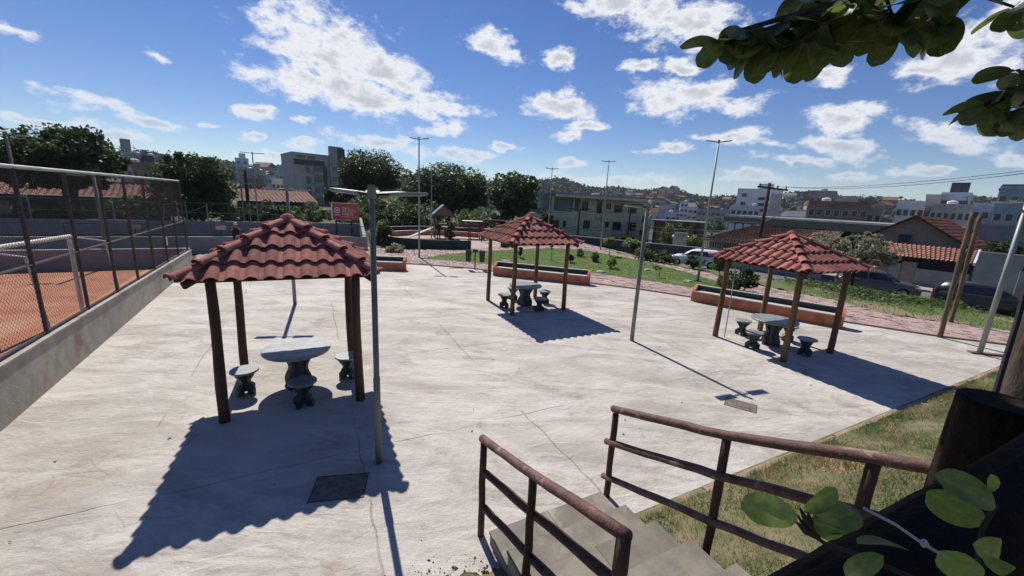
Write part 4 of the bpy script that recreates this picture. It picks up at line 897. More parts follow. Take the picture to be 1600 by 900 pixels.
# ================================================================== vegetation
def depth_of(P): return (Vector(P)-Vector((0,0,CH))).dot(FW)
def crown_points(lobes, n, clumps, cr):
    """leaf positions: clumps spread through the lobes (ellipsoids), leaves on the skin of each clump"""
    out = []; vol = np.array([l[3]*l[4]*l[5] for l in lobes]); vol = vol/vol.sum()
    for (x, y, z, a, b, c), fr in zip(lobes, vol):
        m = max(4, int(clumps*fr)); d = rng.normal(size=(m,3)); d /= np.linalg.norm(d, axis=1)[:,None]; r = (.35+.65*rng.random(m)**.5)[:,None]
        C = np.array([x,y,z])+d*r*np.array([a,b,c])*.88; k = max(6, int(n*fr/m))
        for q in C:
            e = rng.normal(size=(k,3)); e /= np.linalg.norm(e, axis=1)[:,None]; s = cr*min(a,b,c)*(.6+.7*rng.random())
            out.append(q+e*s*(.55+.5*rng.random((k,1)))*np.array([1.15,1.15,.8]))
    return np.concatenate(out)
def tree(name, label, base, lobes, n=6000, clumps=60, cr=.34, leaf=.22, m='leaf_dark', trunk=.18, cat='tree', group=None, aspect=.6, stems=1):
    """base world point, lobes in world coordinates (x,y,z,rx,ry,rz)"""
    t = thing(name, label, cat, tuple(base), 0, group); B = Vector(base)
    L2 = [(l[0]-B.x, l[1]-B.y, l[2]-B.z, *l[3:]) for l in lobes]
    np_mesh('crown', leaf_quads(crown_points(L2, n, clumps, cr), leaf, aspect=aspect), 4, m, t)
    b = MB(); zc = min(l[2]-l[5]*.4 for l in L2)
    for s in range(stems):
        ox = random.uniform(-.3,.3)*(stems > 1); fork = Vector((ox*.8+random.uniform(-.1,.1), random.uniform(-.1,.1), max(.3, zc*.75)))
        b.tube([(ox,0,-.15), (ox*1.2,0,fork.z*.5), fork], [trunk*1.2, trunk, trunk*.85], 9)
        for l in L2:
            for k in range(3 if len(L2) < 4 else 2):
                e = Vector((l[0]+random.uniform(-.5,.5)*l[3], l[1]+random.uniform(-.5,.5)*l[4], l[2]+random.uniform(-.2,.6)*l[5])); mid = fork.lerp(e, .5)+Vector((random.uniform(-.2,.2), random.uniform(-.2,.2), random.uniform(0,.25)*l[5]))
                b.tube([fork, mid, e], [trunk*.6, trunk*.38, trunk*.12], 6)
    b.build('trunk', 'bark', t, True); return t
def ptree(name, label, px, pybase, dist, lobes_px, zbase=None, **k):
    """lobes given as (px,py,half width px,half height px) at the tree's distance"""
    c = AT(px, lobes_px[0][1], dist); z0 = float(hz(c.x, c.y))-.09 if zbase is None else zbase; L_ = []
    for i, (x, y, w, h) in enumerate(lobes_px):
        p = AT(x, y, dist+random.uniform(-.4,.4)); s = depth_of(p)/CF; L_.append((p.x, p.y, p.z, w*s*1.1, w*s, h*s*1.1))
    return tree(name, label, (c.x, c.y, z0), L_, **k)
ptree('broad_tree', 'broad dark tree at far left behind the chain-link fence', 95, 300, 46, [(75,243,55,34),(120,240,52,34),(40,258,30,30),(100,268,75,24),(170,256,24,26),(150,270,38,24)], n=26000, clumps=190, cr=.40, leaf=.30, trunk=.35, stems=2)
ptree('feathery_tree', 'tall loose tree between the fence end and the red tiled roof', 305, 345, 42, [(290,272,38,32),(330,280,30,38),(272,300,34,36),(320,320,44,28),(345,300,20,34),(285,246,20,12),(318,248,22,14),(350,268,14,14),(268,262,14,12)], n=15000, clumps=170, cr=.36, leaf=.24, m='leaf_dark', trunk=.16, stems=2)
ptree('round_tree', 'round dense dark tree right of the dark apartment block', 578, 345, 58, [(578,272,42,32),(556,284,26,22),(603,284,22,22)], n=18000, clumps=130, cr=.42, leaf=.30, trunk=.28)
ptree('broad_tree', 'broad dense tree behind the playground tower', 700, 350, 56, [(690,292,38,36),(725,290,36,34),(660,300,26,30),(745,305,22,30),(705,318,50,24)], n=24000, clumps=170, cr=.40, leaf=.30, trunk=.3, stems=2)
ptree('slender_tree', 'slender tree top between the round tree and the broad tree', 640, 350, 60, [(640,284,12,18),(632,305,20,20),(645,325,24,20)], n=4000, clumps=50, leaf=.26, trunk=.12, m='leaf_mid')
ptree('leafy_tree', 'loose dark tree left of the olive house', 803, 352, 47, [(803,294,34,30),(790,310,26,26),(822,306,22,28),(804,328,30,18)], n=7500, clumps=80, cr=.34, leaf=.34, trunk=.15, aspect=.7)
for i, (x, y, w, h, d, lab) in enumerate([(590,322,34,26,50,'dark shrub mass under the round tree'),(625,338,34,24,47,'dark shrub beside the red sign'),(665,340,32,22,47,'dark shrub behind the play tower'),(745,342,34,18,47,'dark shrub behind the swing'),(530,302,20,14,56,'round shrub between the two red tiled roofs'),
      (410,332,40,16,46,'dark shrub on the left part of the green wire fence'),(480,332,44,16,46,'dark shrub behind the green wire fence beside the sign'),(225,325,50,16,47,'dark shrub below the left red roof'),(90,325,60,16,47,'wide dark shrub seen through the fence'),(560,345,22,26,46,'dark shrub right behind the red sign'),(850,345,14,16,50,'shrub at the foot of the loose dark tree'),(770,352,30,14,46,'low shrub left of the loose dark tree')]):
    ptree('shrub', lab, x, y, d, [(x,y,w,h),(x-w*.5,y+h*.4,w*.6,h*.7),(x+w*.5,y+h*.35,w*.6,h*.7)], n=2600, clumps=40, cr=.4, leaf=.26, trunk=.08, cat='shrub', m='leaf_dark' if i % 3 else 'leaf_mid')
ptree('flowering_tree', 'low spreading tree with pale blossom behind the right pavilion roof', 1338, 440, 30, [(1335,385,46,20),(1290,384,38,17),(1375,390,34,20),(1310,400,40,17),(1352,405,40,14),(1345,368,26,9)], n=5200, clumps=110, cr=.36, leaf=.17, m='leaf_dry', trunk=.11, stems=2)
SH = [(1012,397,20,11,29,'leaf_mid','bushy shrub by the dirt path left of the white car'),(1040,402,16,9,28.5,'leaf_mid','bushy shrub in front of the white car'),(1085,408,13,9,27,'leaf_dark','small round shrub right of the white car'),(1128,410,14,16,25.5,'leaf_mid','shrub left of the right pavilion roof corner'),(1165,434,20,16,21,'leaf_dark','dark shrub behind the longest bench'),(1140,444,22,9,20.5,'leaf_mid','low yellowish shrub behind the left end of the longest bench'),
      (618,391,16,9,26.5,'leaf_dry','pale oleander shrub behind the half hidden bench'),(600,357,12,14,31,'leaf_mid','shrub in the playground planter, left end'),(703,362,9,19,29.8,'leaf_dark','narrow cypress at the end of the curved green wall'),(813,392,4,9,25.5,'leaf_dark','small conical conifer on the lawn'),
      (892,402,6,6,25,'leaf_dark','little dark round bush on the lawn'),(930,402,8,11,26,'leaf_mid','reddish twiggy plant near the lawn lamp post'),(956,410,10,12,24,'leaf_light','bright leafy plant on the lawn'),(907,395,7,8,28,'leaf_mid','small plant at the back of the lawn'),(985,380,10,8,34,'leaf_light','pale shrub beside the far path'),(1000,384,16,7,33,'leaf_mid','low shrub along the far path edge'),
      (1570,388,24,11,46,'leaf_dark','dark creeper on top of the pale street wall'),(1060,357,22,14,52,'leaf_dark','dark tree in the yard behind the white car'),(1040,368,10,18,50,'leaf_mid','slim yard tree right of the olive house'),(1085,376,12,7,45,'leaf_light','sunlit shrub in the yard behind the white car'),(1115,352,18,10,56,'leaf_dark','dark bush left of the brown tiled house'),(870,376,16,5,44,'leaf_mid','low plants at the foot of the olive house')]
for x, y, w, h, d, m, lab in SH:
    if 'lawn' in lab: w, h = w*.72, h*.8
    ptree('shrub' if 'conifer' not in lab and 'cypress' not in lab else 'conifer', lab, x, y, d, [(x,y,w,h),(x-w*.4,y+h*.35,w*.6,h*.6),(x+w*.42,y+h*.3,w*.58,h*.62)], n=(420 if 'lawn' in lab else 1500) if d < 40 else 1200, clumps=34, cr=.42, leaf=.13 if d < 30 else .2, trunk=.03, cat='shrub', m=m, zbase=0 if (d < 29 and x < 1000) or 'lawn' in lab else None)
p = G(952,400); q = AT(952,377,math.hypot(p.x, p.y)); tree('young_tree', 'young frangipani with bright yellow green crown by the far path', tuple(p), [(q.x, q.y, q.z, .42, .42, .28), (q.x-.2, q.y, q.z-.05, .25, .25, .2)], n=700, clumps=16, cr=.5, leaf=.2, m='leaf_light', trunk=.03)
p = G(861,408); tree('sapling', 'thin staked sapling on the lawn behind the middle pavilion', tuple(p), [(p.x, p.y, .95, .16, .16, .2)], n=90, clumps=6, leaf=.12, m='leaf_mid', trunk=.014)
p = G(1030,434); tree('sapling', 'tiny sapling at the near edge of the lawn', tuple(p), [(p.x-.15, p.y, .55, .28, .2, .15)], n=80, clumps=6, leaf=.13, m='leaf_mid', trunk=.014)
for lab, px, py in (('pale stones on the lawn behind the middle pavilion', 789,409), ('pale flat stone on the lawn by the far path', 1013,423), ('pale flat stone at the foot of the lawn lamp post', 1075,441), ('pale stone on the path edge beside the long orange bench', 941,426)):
    p = G(px,py); t = thing('stone', lab, 'stone', tuple(p)); b = MB(); b.lathe([(.30,-.02),(.33,.05),(.22,.1),(.05,.12)], 7)
    b.v = [(x*(1+.3*random.uniform(-1,1)), y*.6*(1+.3*random.uniform(-1,1)), z) for x, y, z in b.v]; b.build('rock', 'rock', t)
# far woods on the hills
n = 15000; a = rng.uniform(-1.1, 1.15, n); r = rng.uniform(300, 1250, n); x, y = r*np.sin(a), r*np.cos(a); c = np.stack([x, y, hz(x, y)+2.0], 1)
c = np.repeat(c, 6, axis=0)+rng.normal(size=(n*6,3))*[3.4,3.4,2.0]
fw = np_mesh('far_wood', leaf_quads(c, 4.6, aspect=.8), 4, 'hill'); stuff(fw, 'dark distant wood covering the hills on the horizon', 'wood')
# ================================================================== buildings
def tile_roof(name, e0, e1, r0, r1, parent, m='tile2', pitch=.22, rowl=.38, amp=.05, thick=.0):
    e0, e1, r0, r1 = [Vector(v) for v in (e0, e1, r0, r1)]; w = max((e1-e0).length, (r1-r0).length); sl = ((r0+r1)/2-(e0+e1)/2).length
    nu = max(4, int(w/pitch)*4); nv = max(1, int(sl/rowl)); nrm = (e1-e0).cross(r0-e0).normalized(); nrm = nrm if nrm.z > 0 else -nrm; b = MB()
    for j in range(nv):
        for v, lift in ((j/nv, .035), ((j+1)/nv, 0)):
            for i in range(nu+1):
                u = i/nu; p = (e0.lerp(e1, u)).lerp(r0.lerp(r1, u), v)+nrm*(amp*max(-.15, math.sin(i*math.pi/2+.4))+lift); b.v.append(tuple(p))
    for j in range(nv):
        o = j*2*(nu+1)
        for i in range(nu): b.f.append((o+i, o+i+1, o+nu+2+i, o+nu+1+i))
        if j: 
            for i in range(nu): b.f.append((o-(nu+1)+i, o-(nu+1)+i+1, o+i+1, o+i))
    return b.build(name, m, parent)
def window(parent, x, z, w, h, y=0, fr='white_bld', d=.05):
    f = MB(); t = .07 if w > .9 else .05
    f.box((x,y-d/2,z+h/2-t/2), (w,d,t)).box((x,y-d/2,z-h/2+t/2), (w+.08,d+.04,t)).box((x-w/2+t/2,y-d/2,z), (t,d,h-2*t)).box((x+w/2-t/2,y-d/2,z), (t,d,h-2*t))
    if w > 1.1: f.box((x,y-d/2,z), (.04,d,h-2*t))
    o = f.build('window', fr, parent); MB().box((x,y-.008,z), (w-.06,.016,h-.06)).build('pane', 'glass', o); return o
def facade(name, label, cat, pl, pr, dist_l, dist_r, ytop_l, z0, group=None):
    a = AT(pl, ytop_l, dist_l); c = AT(pr, ytop_l, dist_r); t = thing(name, label, cat, (a.x, a.y, z0), math.atan2(c.y-a.y, c.x-a.x), group); return t, math.hypot(c.x-a.x, c.y-a.y), a.z-z0
def block(name, label, pl, pr, ytop, dist, z0, depth, m, rows=0, cols=0, ww=1.1, wh=1.0, twist=0, base=.2, top=.12, roof=None, cat='building', group=None, extra=None, grid=None):
    t, w, h = facade(name, label, cat, pl, pr, dist-twist, dist+twist, ytop, z0, group)
    MB().box((w/2,depth/2,h/2), (w,depth,h)).build('wall', m, t)
    MB().box((w/2,depth/2,h+.1), (w+.3,depth+.3,.2)).build('roof_slab', roof or m, t)
    for r in range(rows):
        for c in range(cols):
            if grid and (r, c) in grid: continue
            window(t, w*(c+.5)/cols, h-1.7-r*3.0, min(ww, w/cols*.7), wh, 0, 'white_bld' if m != 'white_bld' else 'grey_bld', .10)
    if extra: extra(t, w, h)
    if rows and dist > 70 and random.random() < .75:
        b = MB(); b.lathe([(.7,0),(.8,.9),(.75,1.05),(.2,1.25)], 12, (w*random.uniform(.15,.85), depth*.4, h+.2)); b.build('water_tank', random.choice(('steel_blue','grey_bld','white_bld')), t)
    if rows and dist > 70 and random.random() < .6:
        x = w*random.uniform(.1,.9); b = MB(); b.tube([(x,1,h),(x,1,h+2.2)], .05, 5); b.bar((x-.6,1,h+2.0), (x+.6,1,h+2.0), .05, .05); b.build('antenna', 'dark_metal', t)
    if rows: MB().box((w/2,.12,h+.42), (w,.2,.45)).build('parapet', m, t)
    return t
# long red roofed buildings behind the courts
def red_house(label, pl, pr, ye_l, ye_r, yr_l, yr_r, dl, dr):
    e0, e1 = AT(pl, ye_l, dl), AT(pr, ye_r, dr); z = (e0.z+e1.z)/2; e0.z = e1.z = z
    d = Vector((e1.x-e0.x, e1.y-e0.y, 0)).normalized(); nb = Vector((-d.y, d.x, 0)); t = thing('red_roofed_house', label, 'house', (0,0,0))
    r0 = AT(pl, yr_l, dl+4.5); r1 = AT(pr, yr_r, dr+4.5); zr = (r0.z+r1.z)/2; r0 = Vector((*(e0+nb*4.2)[:2], zr)); r1 = Vector((*(e1+nb*4.2)[:2], zr))
    tile_roof('roof', e0, e1, r0, r1, t, pitch=.42, amp=.10); tile_roof('roof', e0+nb*8.4, e1+nb*8.4, r0, r1, t, rowl=2)
    MB().bar(e0+nb*.8-Vector((0,0,1.8)), e1+nb*.8-Vector((0,0,1.8)), .2, 3.3).build('wall', 'wall_shaded', t)
    MB().bar(r0+Vector((0,0,.05)), r1+Vector((0,0,.05)), .25, .16).build('ridge', 'tile2', t); MB().bar(e0+nb*.1-Vector((0,0,.12)), e1+nb*.1-Vector((0,0,.12)), .06, .2).build('fascia', 'log_dark', t)
    n = max(2, int((e1-e0).length/3.5))
    for i in range(n):
        p = e0.lerp(e1, (i+.5)/n)+nb*.66; MB().bar(p-d*.6+Vector((0,0,-1.1)), p+d*.6+Vector((0,0,-1.1)), .08, 1.0).build('window', 'glass', t)
red_house('long red tiled roof building behind the chain-link fence', -60, 262, 303, 309, 281, 285, 52, 50)
red_house('long red tiled roof building behind the wire fence and sign', 372, 497, 314, 316, 295, 298, 54, 56)
red_house('red tiled roof building between round shrub and trees', 530, 605, 318, 320, 300, 302, 57, 58)
# dark apartment block
def ap(t, w, h):
    MB().box((w*.72,-.35,h*.5+1.2), (w*.24,1.0,h+2.6)).build('stair_tower', 'grey_bld', t); MB().box((w*.80,-.9,h*.5+1.0), (w*.13,.25,h+2.2)).build('dark_panel', 'dark_bld', t)
    MB().box((w*.27,-.12,h*.86), (w*.5,.3,h*.09)).build('dark_band', 'dark_bld', t); MB().box((w*.52,-.1,h*.42), (w*.07,.25,h*.8)).build('dark_panel', 'dark_bld', t)
    for k in range(4):
        z = h*(.15+.18*k); MB().box((w*.40,-.5,z), (w*.16,1.0,h*.055)).build('balcony', 'grey_bld', t); window(t, w*.40, z+h*.075, w*.13, h*.08, -.02, 'dark_bld', .06); window(t, w*.24, z+h*.06, w*.07, h*.12, -.02, 'dark_bld', .06)
        window(t, w*.67, z+h*.10, .9, .9, -.86, 'dark_bld', .06)
    for x in (.14,.30): window(t, w*x, h*.95, w*.12, h*.035, -.02, 'dark_bld', .06)
block('apartment_block', 'dark stepped apartment block with balconies above the red roof', 456, 548, 238, 118, -2, 12, 'cream', extra=ap, twist=2)
def tw(t, w, h):
    MB().box((w*.55,4,h+1.5), (w*.5,5,3.2)).build('penthouse', 'white_bld', t)
    for k in range(9): MB().box((w*.3,-.25,h*(.08+.1*k)), (w*.5,.6,.9)).build('balcony', 'blue_bld', t)
block('white_tower', 'far white tower with balconies left of the lamp post', 367, 388, 248, 260, 0, 12, 'white_bld', 8, 2, 1.6, 1.4, extra=tw)
def roofbox(x0, x1, hh, m='dark_bld', dep=4, y=4):
    def f(t, w, h): MB().box((w*(x0+x1)/2,y,h+hh/2+.2), (w*(x1-x0),dep,hh)).build('roof_room', m, t)
    return f
LB = [('pale block with dark roof room behind the broad left tree',184,212,241,150,'cream',2,3,roofbox(.2,.8,4,'grey_bld')),('low pale block with aerial beside the feathery tree',211,228,244,160,'grey_bld',3,2,None),('slate grey block left of the feathery tree',222,240,246,150,'dark_bld',3,2,None),('brown low house under the slate grey block',205,238,258,110,'brick_bld',1,3,None),
      ('grey house at the far left edge behind the lamp post',-30,16,226,90,'grey_bld',2,3,None),('grey stepped house right of the white tower',372,400,266,170,'grey_bld',3,3,None),('cream house on the slope below the lamp post',395,415,269,180,'cream',3,3,roofbox(.1,.6,3,'grey_bld')),('pale slope house left of the dark apartment block',412,432,276,190,'white_bld',2,3,None),
      ('blue grey slope house beside the dark apartment block',428,456,270,210,'blue_bld',3,4,roofbox(.2,.5,3,'blue_bld')),('brown slope house above the first red roof',386,412,282,130,'brick_bld',1,3,None),('white slope house above the red roof',424,444,282,135,'white_bld',1,3,None)]
for lab, a, b_, y, d, m, r, c, ex in LB: block('slope_house', lab, a, b_, y, d, -2, 10, m, r, c, 1.5, 1.3, extra=ex)
# olive house
t, w, h = facade('olive_house', 'olive green three storey house with dark windows and flat roof', 'house', 862, 1022, 57, 70, 303, -3.2)
MB().box((w*.63,5,h/2), (w*.74,10,h)).build('wall', 'olive', t); MB().box((w*.13,4.4,h*.32), (w*.26,8.6,h*.64)).build('left_wing', 'olive', t)
MB().box((w*.14,.6,h*.665), (w*.30,1.6,.9)).build('balcony_parapet', 'olive', t); MB().box((w*.22,-.5,h*.36), (w*.30,1.3,.85)).build('balcony_parapet', 'olive', t)
MB().box((w*.5,4.3,h+.12), (w*1.06,12.4,.26)).build('roof_slab', 'metal_roof', t); MB().box((w*.5,-1.85,h-.12), (w*1.06,.08,.45)).build('fascia', 'olive', t)
for x in (.02,.20): MB().box((w*x,.1,h*.82), (.25,.25,h*.34)).build('column', 'olive', t)
MB().box((w*.19,5,h*.82), (.2,9,h*.34)).build('left_wing_wall', 'blue_bld', t)
for x, z, ww, hh, y in [(.30,.82,1.1,1.3,0),(.53,.84,.8,.8,0),(.63,.80,1.6,1.1,0),(.78,.80,1.7,1.2,0),(.53,.50,.7,.8,0),(.63,.47,1.7,1.3,0),(.79,.47,1.8,1.3,0),(.93,.62,1.2,.9,0),(.92,.36,1.2,.9,0),(.61,.15,1.8,1.4,0),(.40,.13,.6,.7,0),(.05,.47,1.2,1.4,.08),(.13,.49,.5,.9,.08),(.33,.46,1.2,1.7,0),(.44,.82,.9,1.9,0)]: window(t, w*x, h*z, ww, hh, y, 'dark_bld', .08)
MB().box((w*.76,-.06,h*.12), (2.6,.1,2.2)).build('garage_door', 'dark_metal', t); MB().box((w*.36,-.7,h*.235), (w*.36,1.4,.12)).build('canopy', 'olive', t); MB().box((w*.92,-.7,h*.20), (w*.2,1.4,.12)).build('canopy', 'metal_roof', t)
MB().lathe([(.02,0),(.55,.18),(.75,.42)], 12, (w*.88,3,h+.6)).build('satellite_dish', 'white_bld', t); MB().box((w*.95,4,h*.45), (w*.14,7,h*.9)).build('right_wing', 'olive', t)
b = block('yard_house', 'small pale yard house with tiled roof right of the olive house', 1052, 1074, 372, 46, -2.5, 3, 'cream', 1, 1, .7, .7, cat='house')
block('roadside_shed', 'dark open shed with brick red wall behind the yard', 1022, 1105, 346, 60, -3, 8, 'brick_bld', 0, 0, roof='metal_roof', extra=lambda t, w, h: [MB().tube([(w*x,-1.5,0),(w*x,-1.5,h)], .12, 6).build('column', 'dark_metal', t) for x in (.05,.3,.55,.8,.98)]+[MB().box((w/2,-.9,h+.25), (w+.6,2.2,.15)).build('awning', 'metal_roof', t)])
block('blue_shed', 'dark blue shed left of the olive house', 838, 862, 326, 62, -3, 8, 'blue_bld', 0, 0, roof='metal_roof')
# dark yard wall in front of the olive house
a, c = AT(880,384,44), AT(1150,415,40); t = thing('yard_wall', 'long dark wall behind the white car', 'wall', (a.x, a.y, -1.8), math.atan2(c.y-a.y, c.x-a.x)); w = math.hypot(c.x-a.x, c.y-a.y)
MB().box((w/2,.1,1.0), (w,.2,2.1)).build('wall_body', 'dark_bld', t); MB().box((w/2,.1,2.07), (w,.26,.05)).build('coping', 'grey_bld', t)
# brown tiled house behind the right pavilion
t = thing('brown_tiled_house', 'house with brown hipped tile roof and baluster wall behind the right pavilion', 'house', (0,0,0))
e0, e1 = AT(1097,375,40), AT(1290,389,37); e0.z = e1.z = (e0.z+e1.z)/2; d = (e1-e0).normalized(); nb = Vector((-d.y, d.x, 0)); r0 = e0+d*2.6+nb*4.2; r1 = e1+nb*4.2; r0.z = r1.z = e0.z+1.35
tile_roof('roof', e0, e1, r0, r1, t, 'tile_brown', pitch=.3, amp=.06); tile_roof('roof', e0+nb*8, e0, r0, r0+Vector((.01,.01,0)), t, 'tile_brown', rowl=.6)
b = MB(); b.bar(e0+nb*.5+d*.3-Vector((0,0,1.9)), e1+nb*.5-Vector((0,0,1.9)), .2, 2.2).build('wall', 'grey_bld', t)
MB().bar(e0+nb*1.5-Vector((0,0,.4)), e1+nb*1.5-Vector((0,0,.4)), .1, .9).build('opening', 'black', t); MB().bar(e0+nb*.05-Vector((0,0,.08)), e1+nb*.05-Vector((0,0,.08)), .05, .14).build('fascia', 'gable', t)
n = 44
for i in range(n):
    p = e0.lerp(e1, (i+.5)/n)+nb*.5; MB().bar(p-Vector((0,0,.82)), p-Vector((0,0,.12)), .09, .09).build('baluster', 'grey_bld', t)
p = e0.lerp(e1, .22)+nb*.3; MB().box((p.x, p.y, p.z-.35), (.5,.12,.8)).build('wall_panel', 'timber', t)
# long market shed
t = thing('market_shed', 'long open market shed with grey metal roof and columns', 'building', (0,0,0)); a, c = AT(1132,339,64), AT(1432,343,50); a.z = c.z = 3.25; d = (c-a).normalized(); nb = Vector((-d.y, d.x, 0))
b = MB(); b.add([a, c, c+nb*9+Vector((0,0,.06)), a+nb*9+Vector((0,0,.06)), a-Vector((0,0,.2)), c-Vector((0,0,.2)), c+nb*9-Vector((0,0,.12)), a+nb*9-Vector((0,0,.12))], [(0,1,2,3),(7,6,5,4),(0,4,5,1),(1,5,6,2),(2,6,7,3),(3,7,4,0)]); b.build('roof', 'metal_roof', t)
MB().bar(a-Vector((0,0,.62)), c-Vector((0,0,.62)), .12, .75).build('fascia', 'dgreen', t); MB().bar(a+nb*7-Vector((0,0,2.0)), c+nb*7-Vector((0,0,2.0)), .2, 4).build('back_wall', 'dark_bld', t)
MB().bar(a-nb*.2-Vector((0,0,3.3)), c-nb*.2-Vector((0,0,3.3)), .2, 2.0).build('parapet', 'gable', t)
for i in range(16): p = a.lerp(c, (i+.3)/16)+nb*.3; MB().bar(p-Vector((0,0,4)), p, .16, .16, (1,0,0)).build('column', 'galv' if i % 3 else 'grey_bld', t)
# gabled house by the street
t = thing('gabled_house', 'brown gabled house with red tiled lean-to and grilled wall on the street', 'house', (0,0,0))
q0 = Vector((*road(42.6,-5.2),0)); q1 = Vector((*road(42.6,9.6),0))
ga, gl, gr = AT(1430,338,44.5), AT(1338,381,44.8), AT(1522,388,43.5); zl = (gl.z+gr.z)/2; gl.z = gr.z = zl; d = (gr-gl).normalized(); nb = Vector((-d.y, d.x, 0)); ga = gl.lerp(gr, .5)+Vector((0,0,ga.z-zl))
b = MB(); lo = Vector((0,0,-2.4)); b.add([gl+lo, gr+lo, gr, ga, gl]+[v+nb*9 for v in (gl+lo, gr+lo, gr, ga, gl)], [(0,1,2,3,4),(9,8,7,6,5),(0,5,6,1),(1,6,7,2),(4,9,5,0)]); b.build('wall', 'gable', t)
for k, zf in enumerate((.18,.36,.54,.72)):
    x = .5*(1-zf); p0 = gl.lerp(gr, .5-x*.97)+Vector((0,0,(ga.z-zl)*zf)); p1 = gl.lerp(gr, .5+x*.97)+Vector((0,0,(ga.z-zl)*zf)); MB().bar(p0-nb*.012, p1-nb*.012, .02, .05).build('board_joint', 'gable', t)
tile_roof('roof', gl-nb*.35-d*.4-Vector((0,0,.15)), gl+nb*9.2-d*.4-Vector((0,0,.15)), ga-nb*.35, ga+nb*9.2, t); tile_roof('roof', gr+nb*9.2+d*.5-Vector((0,0,.2)), gr-nb*.35+d*.5-Vector((0,0,.2)), ga+nb*9.2, ga-nb*.35, t)
for v in (gl-d*.4-Vector((0,0,.15)), gr+d*.5-Vector((0,0,.2))): MB().bar(v-nb*.4, ga-nb*.4, .06, .16).build('bargeboard', 'log_dark', t)
p = gl.lerp(gr, .44)+Vector((0,0,.55)); b = MB().bar(p-d*.42-nb*.04, p+d*.42-nb*.04, .1, .75); o = b.build('window', 'gable', t); MB().bar(p-d*.36-nb*.08, p+d*.36-nb*.08, .05, .62).build('pane', 'black', o)
u0, u1 = AT(1385,380,43.6), AT(1527,390,42.4); l0, l1 = AT(1392,399,41.2), AT(1518,412,40.4); u0.z = u1.z = (u0.z+u1.z)/2; l0.z = l1.z = (l0.z+l1.z)/2
tile_roof('lean_to_roof', l0, l1, u0, u1, t, pitch=.27, amp=.07); dd = (l1-l0).normalized(); n2_ = Vector((-dd.y, dd.x, 0)); wz0 = -1.0
def wseg(name, f0, f1, z0, z1, m, th=.2, off=.35): a_ = l0.lerp(l1, f0)+n2_*off; c_ = l0.lerp(l1, f1)+n2_*off; zm = (z0+z1)/2; return MB().bar((a_.x, a_.y, zm), (c_.x, c_.y, zm), th, z1-z0).build(name, m, t)
LZ = l0.z
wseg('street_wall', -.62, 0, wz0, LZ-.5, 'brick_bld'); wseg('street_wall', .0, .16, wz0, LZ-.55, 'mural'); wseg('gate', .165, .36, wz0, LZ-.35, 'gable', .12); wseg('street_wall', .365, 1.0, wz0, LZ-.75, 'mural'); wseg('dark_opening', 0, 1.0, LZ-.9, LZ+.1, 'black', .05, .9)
for f0, f1 in ((.02,.15),(.18,.35),(.40,.95)):
    gr_ = wseg('window_grille', f0, f1, LZ-.12, LZ-.07, 'dark_metal', .04, .33); k = int((f1-f0)*60)
    for i in range(k+1):
        p = l0.lerp(l1, f0+(f1-f0)*i/k)+n2_*.33; MB().bar((p.x, p.y, LZ-.75), (p.x, p.y, LZ-.1), .03, .03).build('grille_bar', 'dark_metal', gr_)
p = l1+Vector((0,0,-.05)); MB().bar(l1+dd*.12-Vector((0,0,.02)), u1+dd*.12-Vector((0,0,.02)), .12, .2).build('gutter_board', 'white_bld', t)
a, c = l1+dd*.15, l1+dd*9; t = thing('street_wall', 'tall pale weathered wall on the street at the right edge', 'wall', (a.x, a.y, -1.0), math.atan2(dd.y, dd.x)); MB().box((4.5,.45,1.35), (9,.22,2.9)).build('wall_body', 'mural', t); MB().box((4.5,.45,2.83), (9,.3,.06)).build('coping', 'grey_bld', t)
block('dark_roofed_shed', 'dark metal roofed shed behind the pale street wall', 1528, 1640, 353, 52, -1.5, 8, 'metal_roof', 0, 0, roof='metal_roof')
# white and grey apartment blocks on the right
def wt(t, w, h):
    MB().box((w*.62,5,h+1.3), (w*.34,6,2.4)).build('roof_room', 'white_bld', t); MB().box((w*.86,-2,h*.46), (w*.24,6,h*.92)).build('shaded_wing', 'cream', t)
    for k in range(5): MB().box((w*.62,-.1,h*(.30+.13*k)), (w*.26,.25,1.0)).build('balcony_slot', 'dark_bld', t)
block('white_apartment_block', 'white apartment block behind the wooden utility pole', 1153, 1224, 297, 170, -4, 14, 'white_bld', 6, 3, 1.6, 1.3, extra=wt, grid={(r, 1) for r in range(6)})
block('white_low_block', 'low white annex with two window rows left of the utility pole', 1143, 1188, 323, 150, -4, 8, 'white_bld', 2, 5, 1.5, 1.2)
RB = [('grey block with pale top floor right of the utility pole',1266,1308,302,120,'grey_bld',1,4,roofbox(.05,.9,.6,'cream')),('brown house with terrace beside the grey block',1264,1360,318,105,'brick_bld',1,7,roofbox(.45,.8,1.6,'cream')),('pale low house right of the brown terrace house',1345,1380,327,110,'cream',1,3,None),('far white house with dark roof band',1402,1447,319,120,'white_bld',2,4,roofbox(.0,.9,.7,'grey_bld')),('tall cream block left of the dark roof room',1448,1472,305,125,'cream',0,0,None),('white terraced block with black roof room',1470,1520,305,128,'white_bld',2,2,roofbox(.25,.85,2.6,'dark_bld')),
      ('low cream block under the white terraced block',1455,1522,323,115,'cream',1,6,None),('blue grey house right of the white terraced block',1520,1568,322,120,'blue_bld',2,3,None),('tall blue grey block at the right edge',1562,1640,296,110,'blue_bld',4,4,roofbox(.02,.98,.8,'dark_bld')),('small pale house far right of the blue shed',1040,1058,334,150,'white_bld',1,2,None),('blue grey warehouse before the hills',1030,1056,320,230,'blue_bld',1,4,None),('slim white tower before the hills',1064,1076,316,260,'white_bld',5,2,None),('low white block with flat roof before the hills',1076,1090,325,220,'white_bld',2,2,None),('grey row of houses left of the white annex',1090,1142,328,210,'grey_bld',2,7,None)]
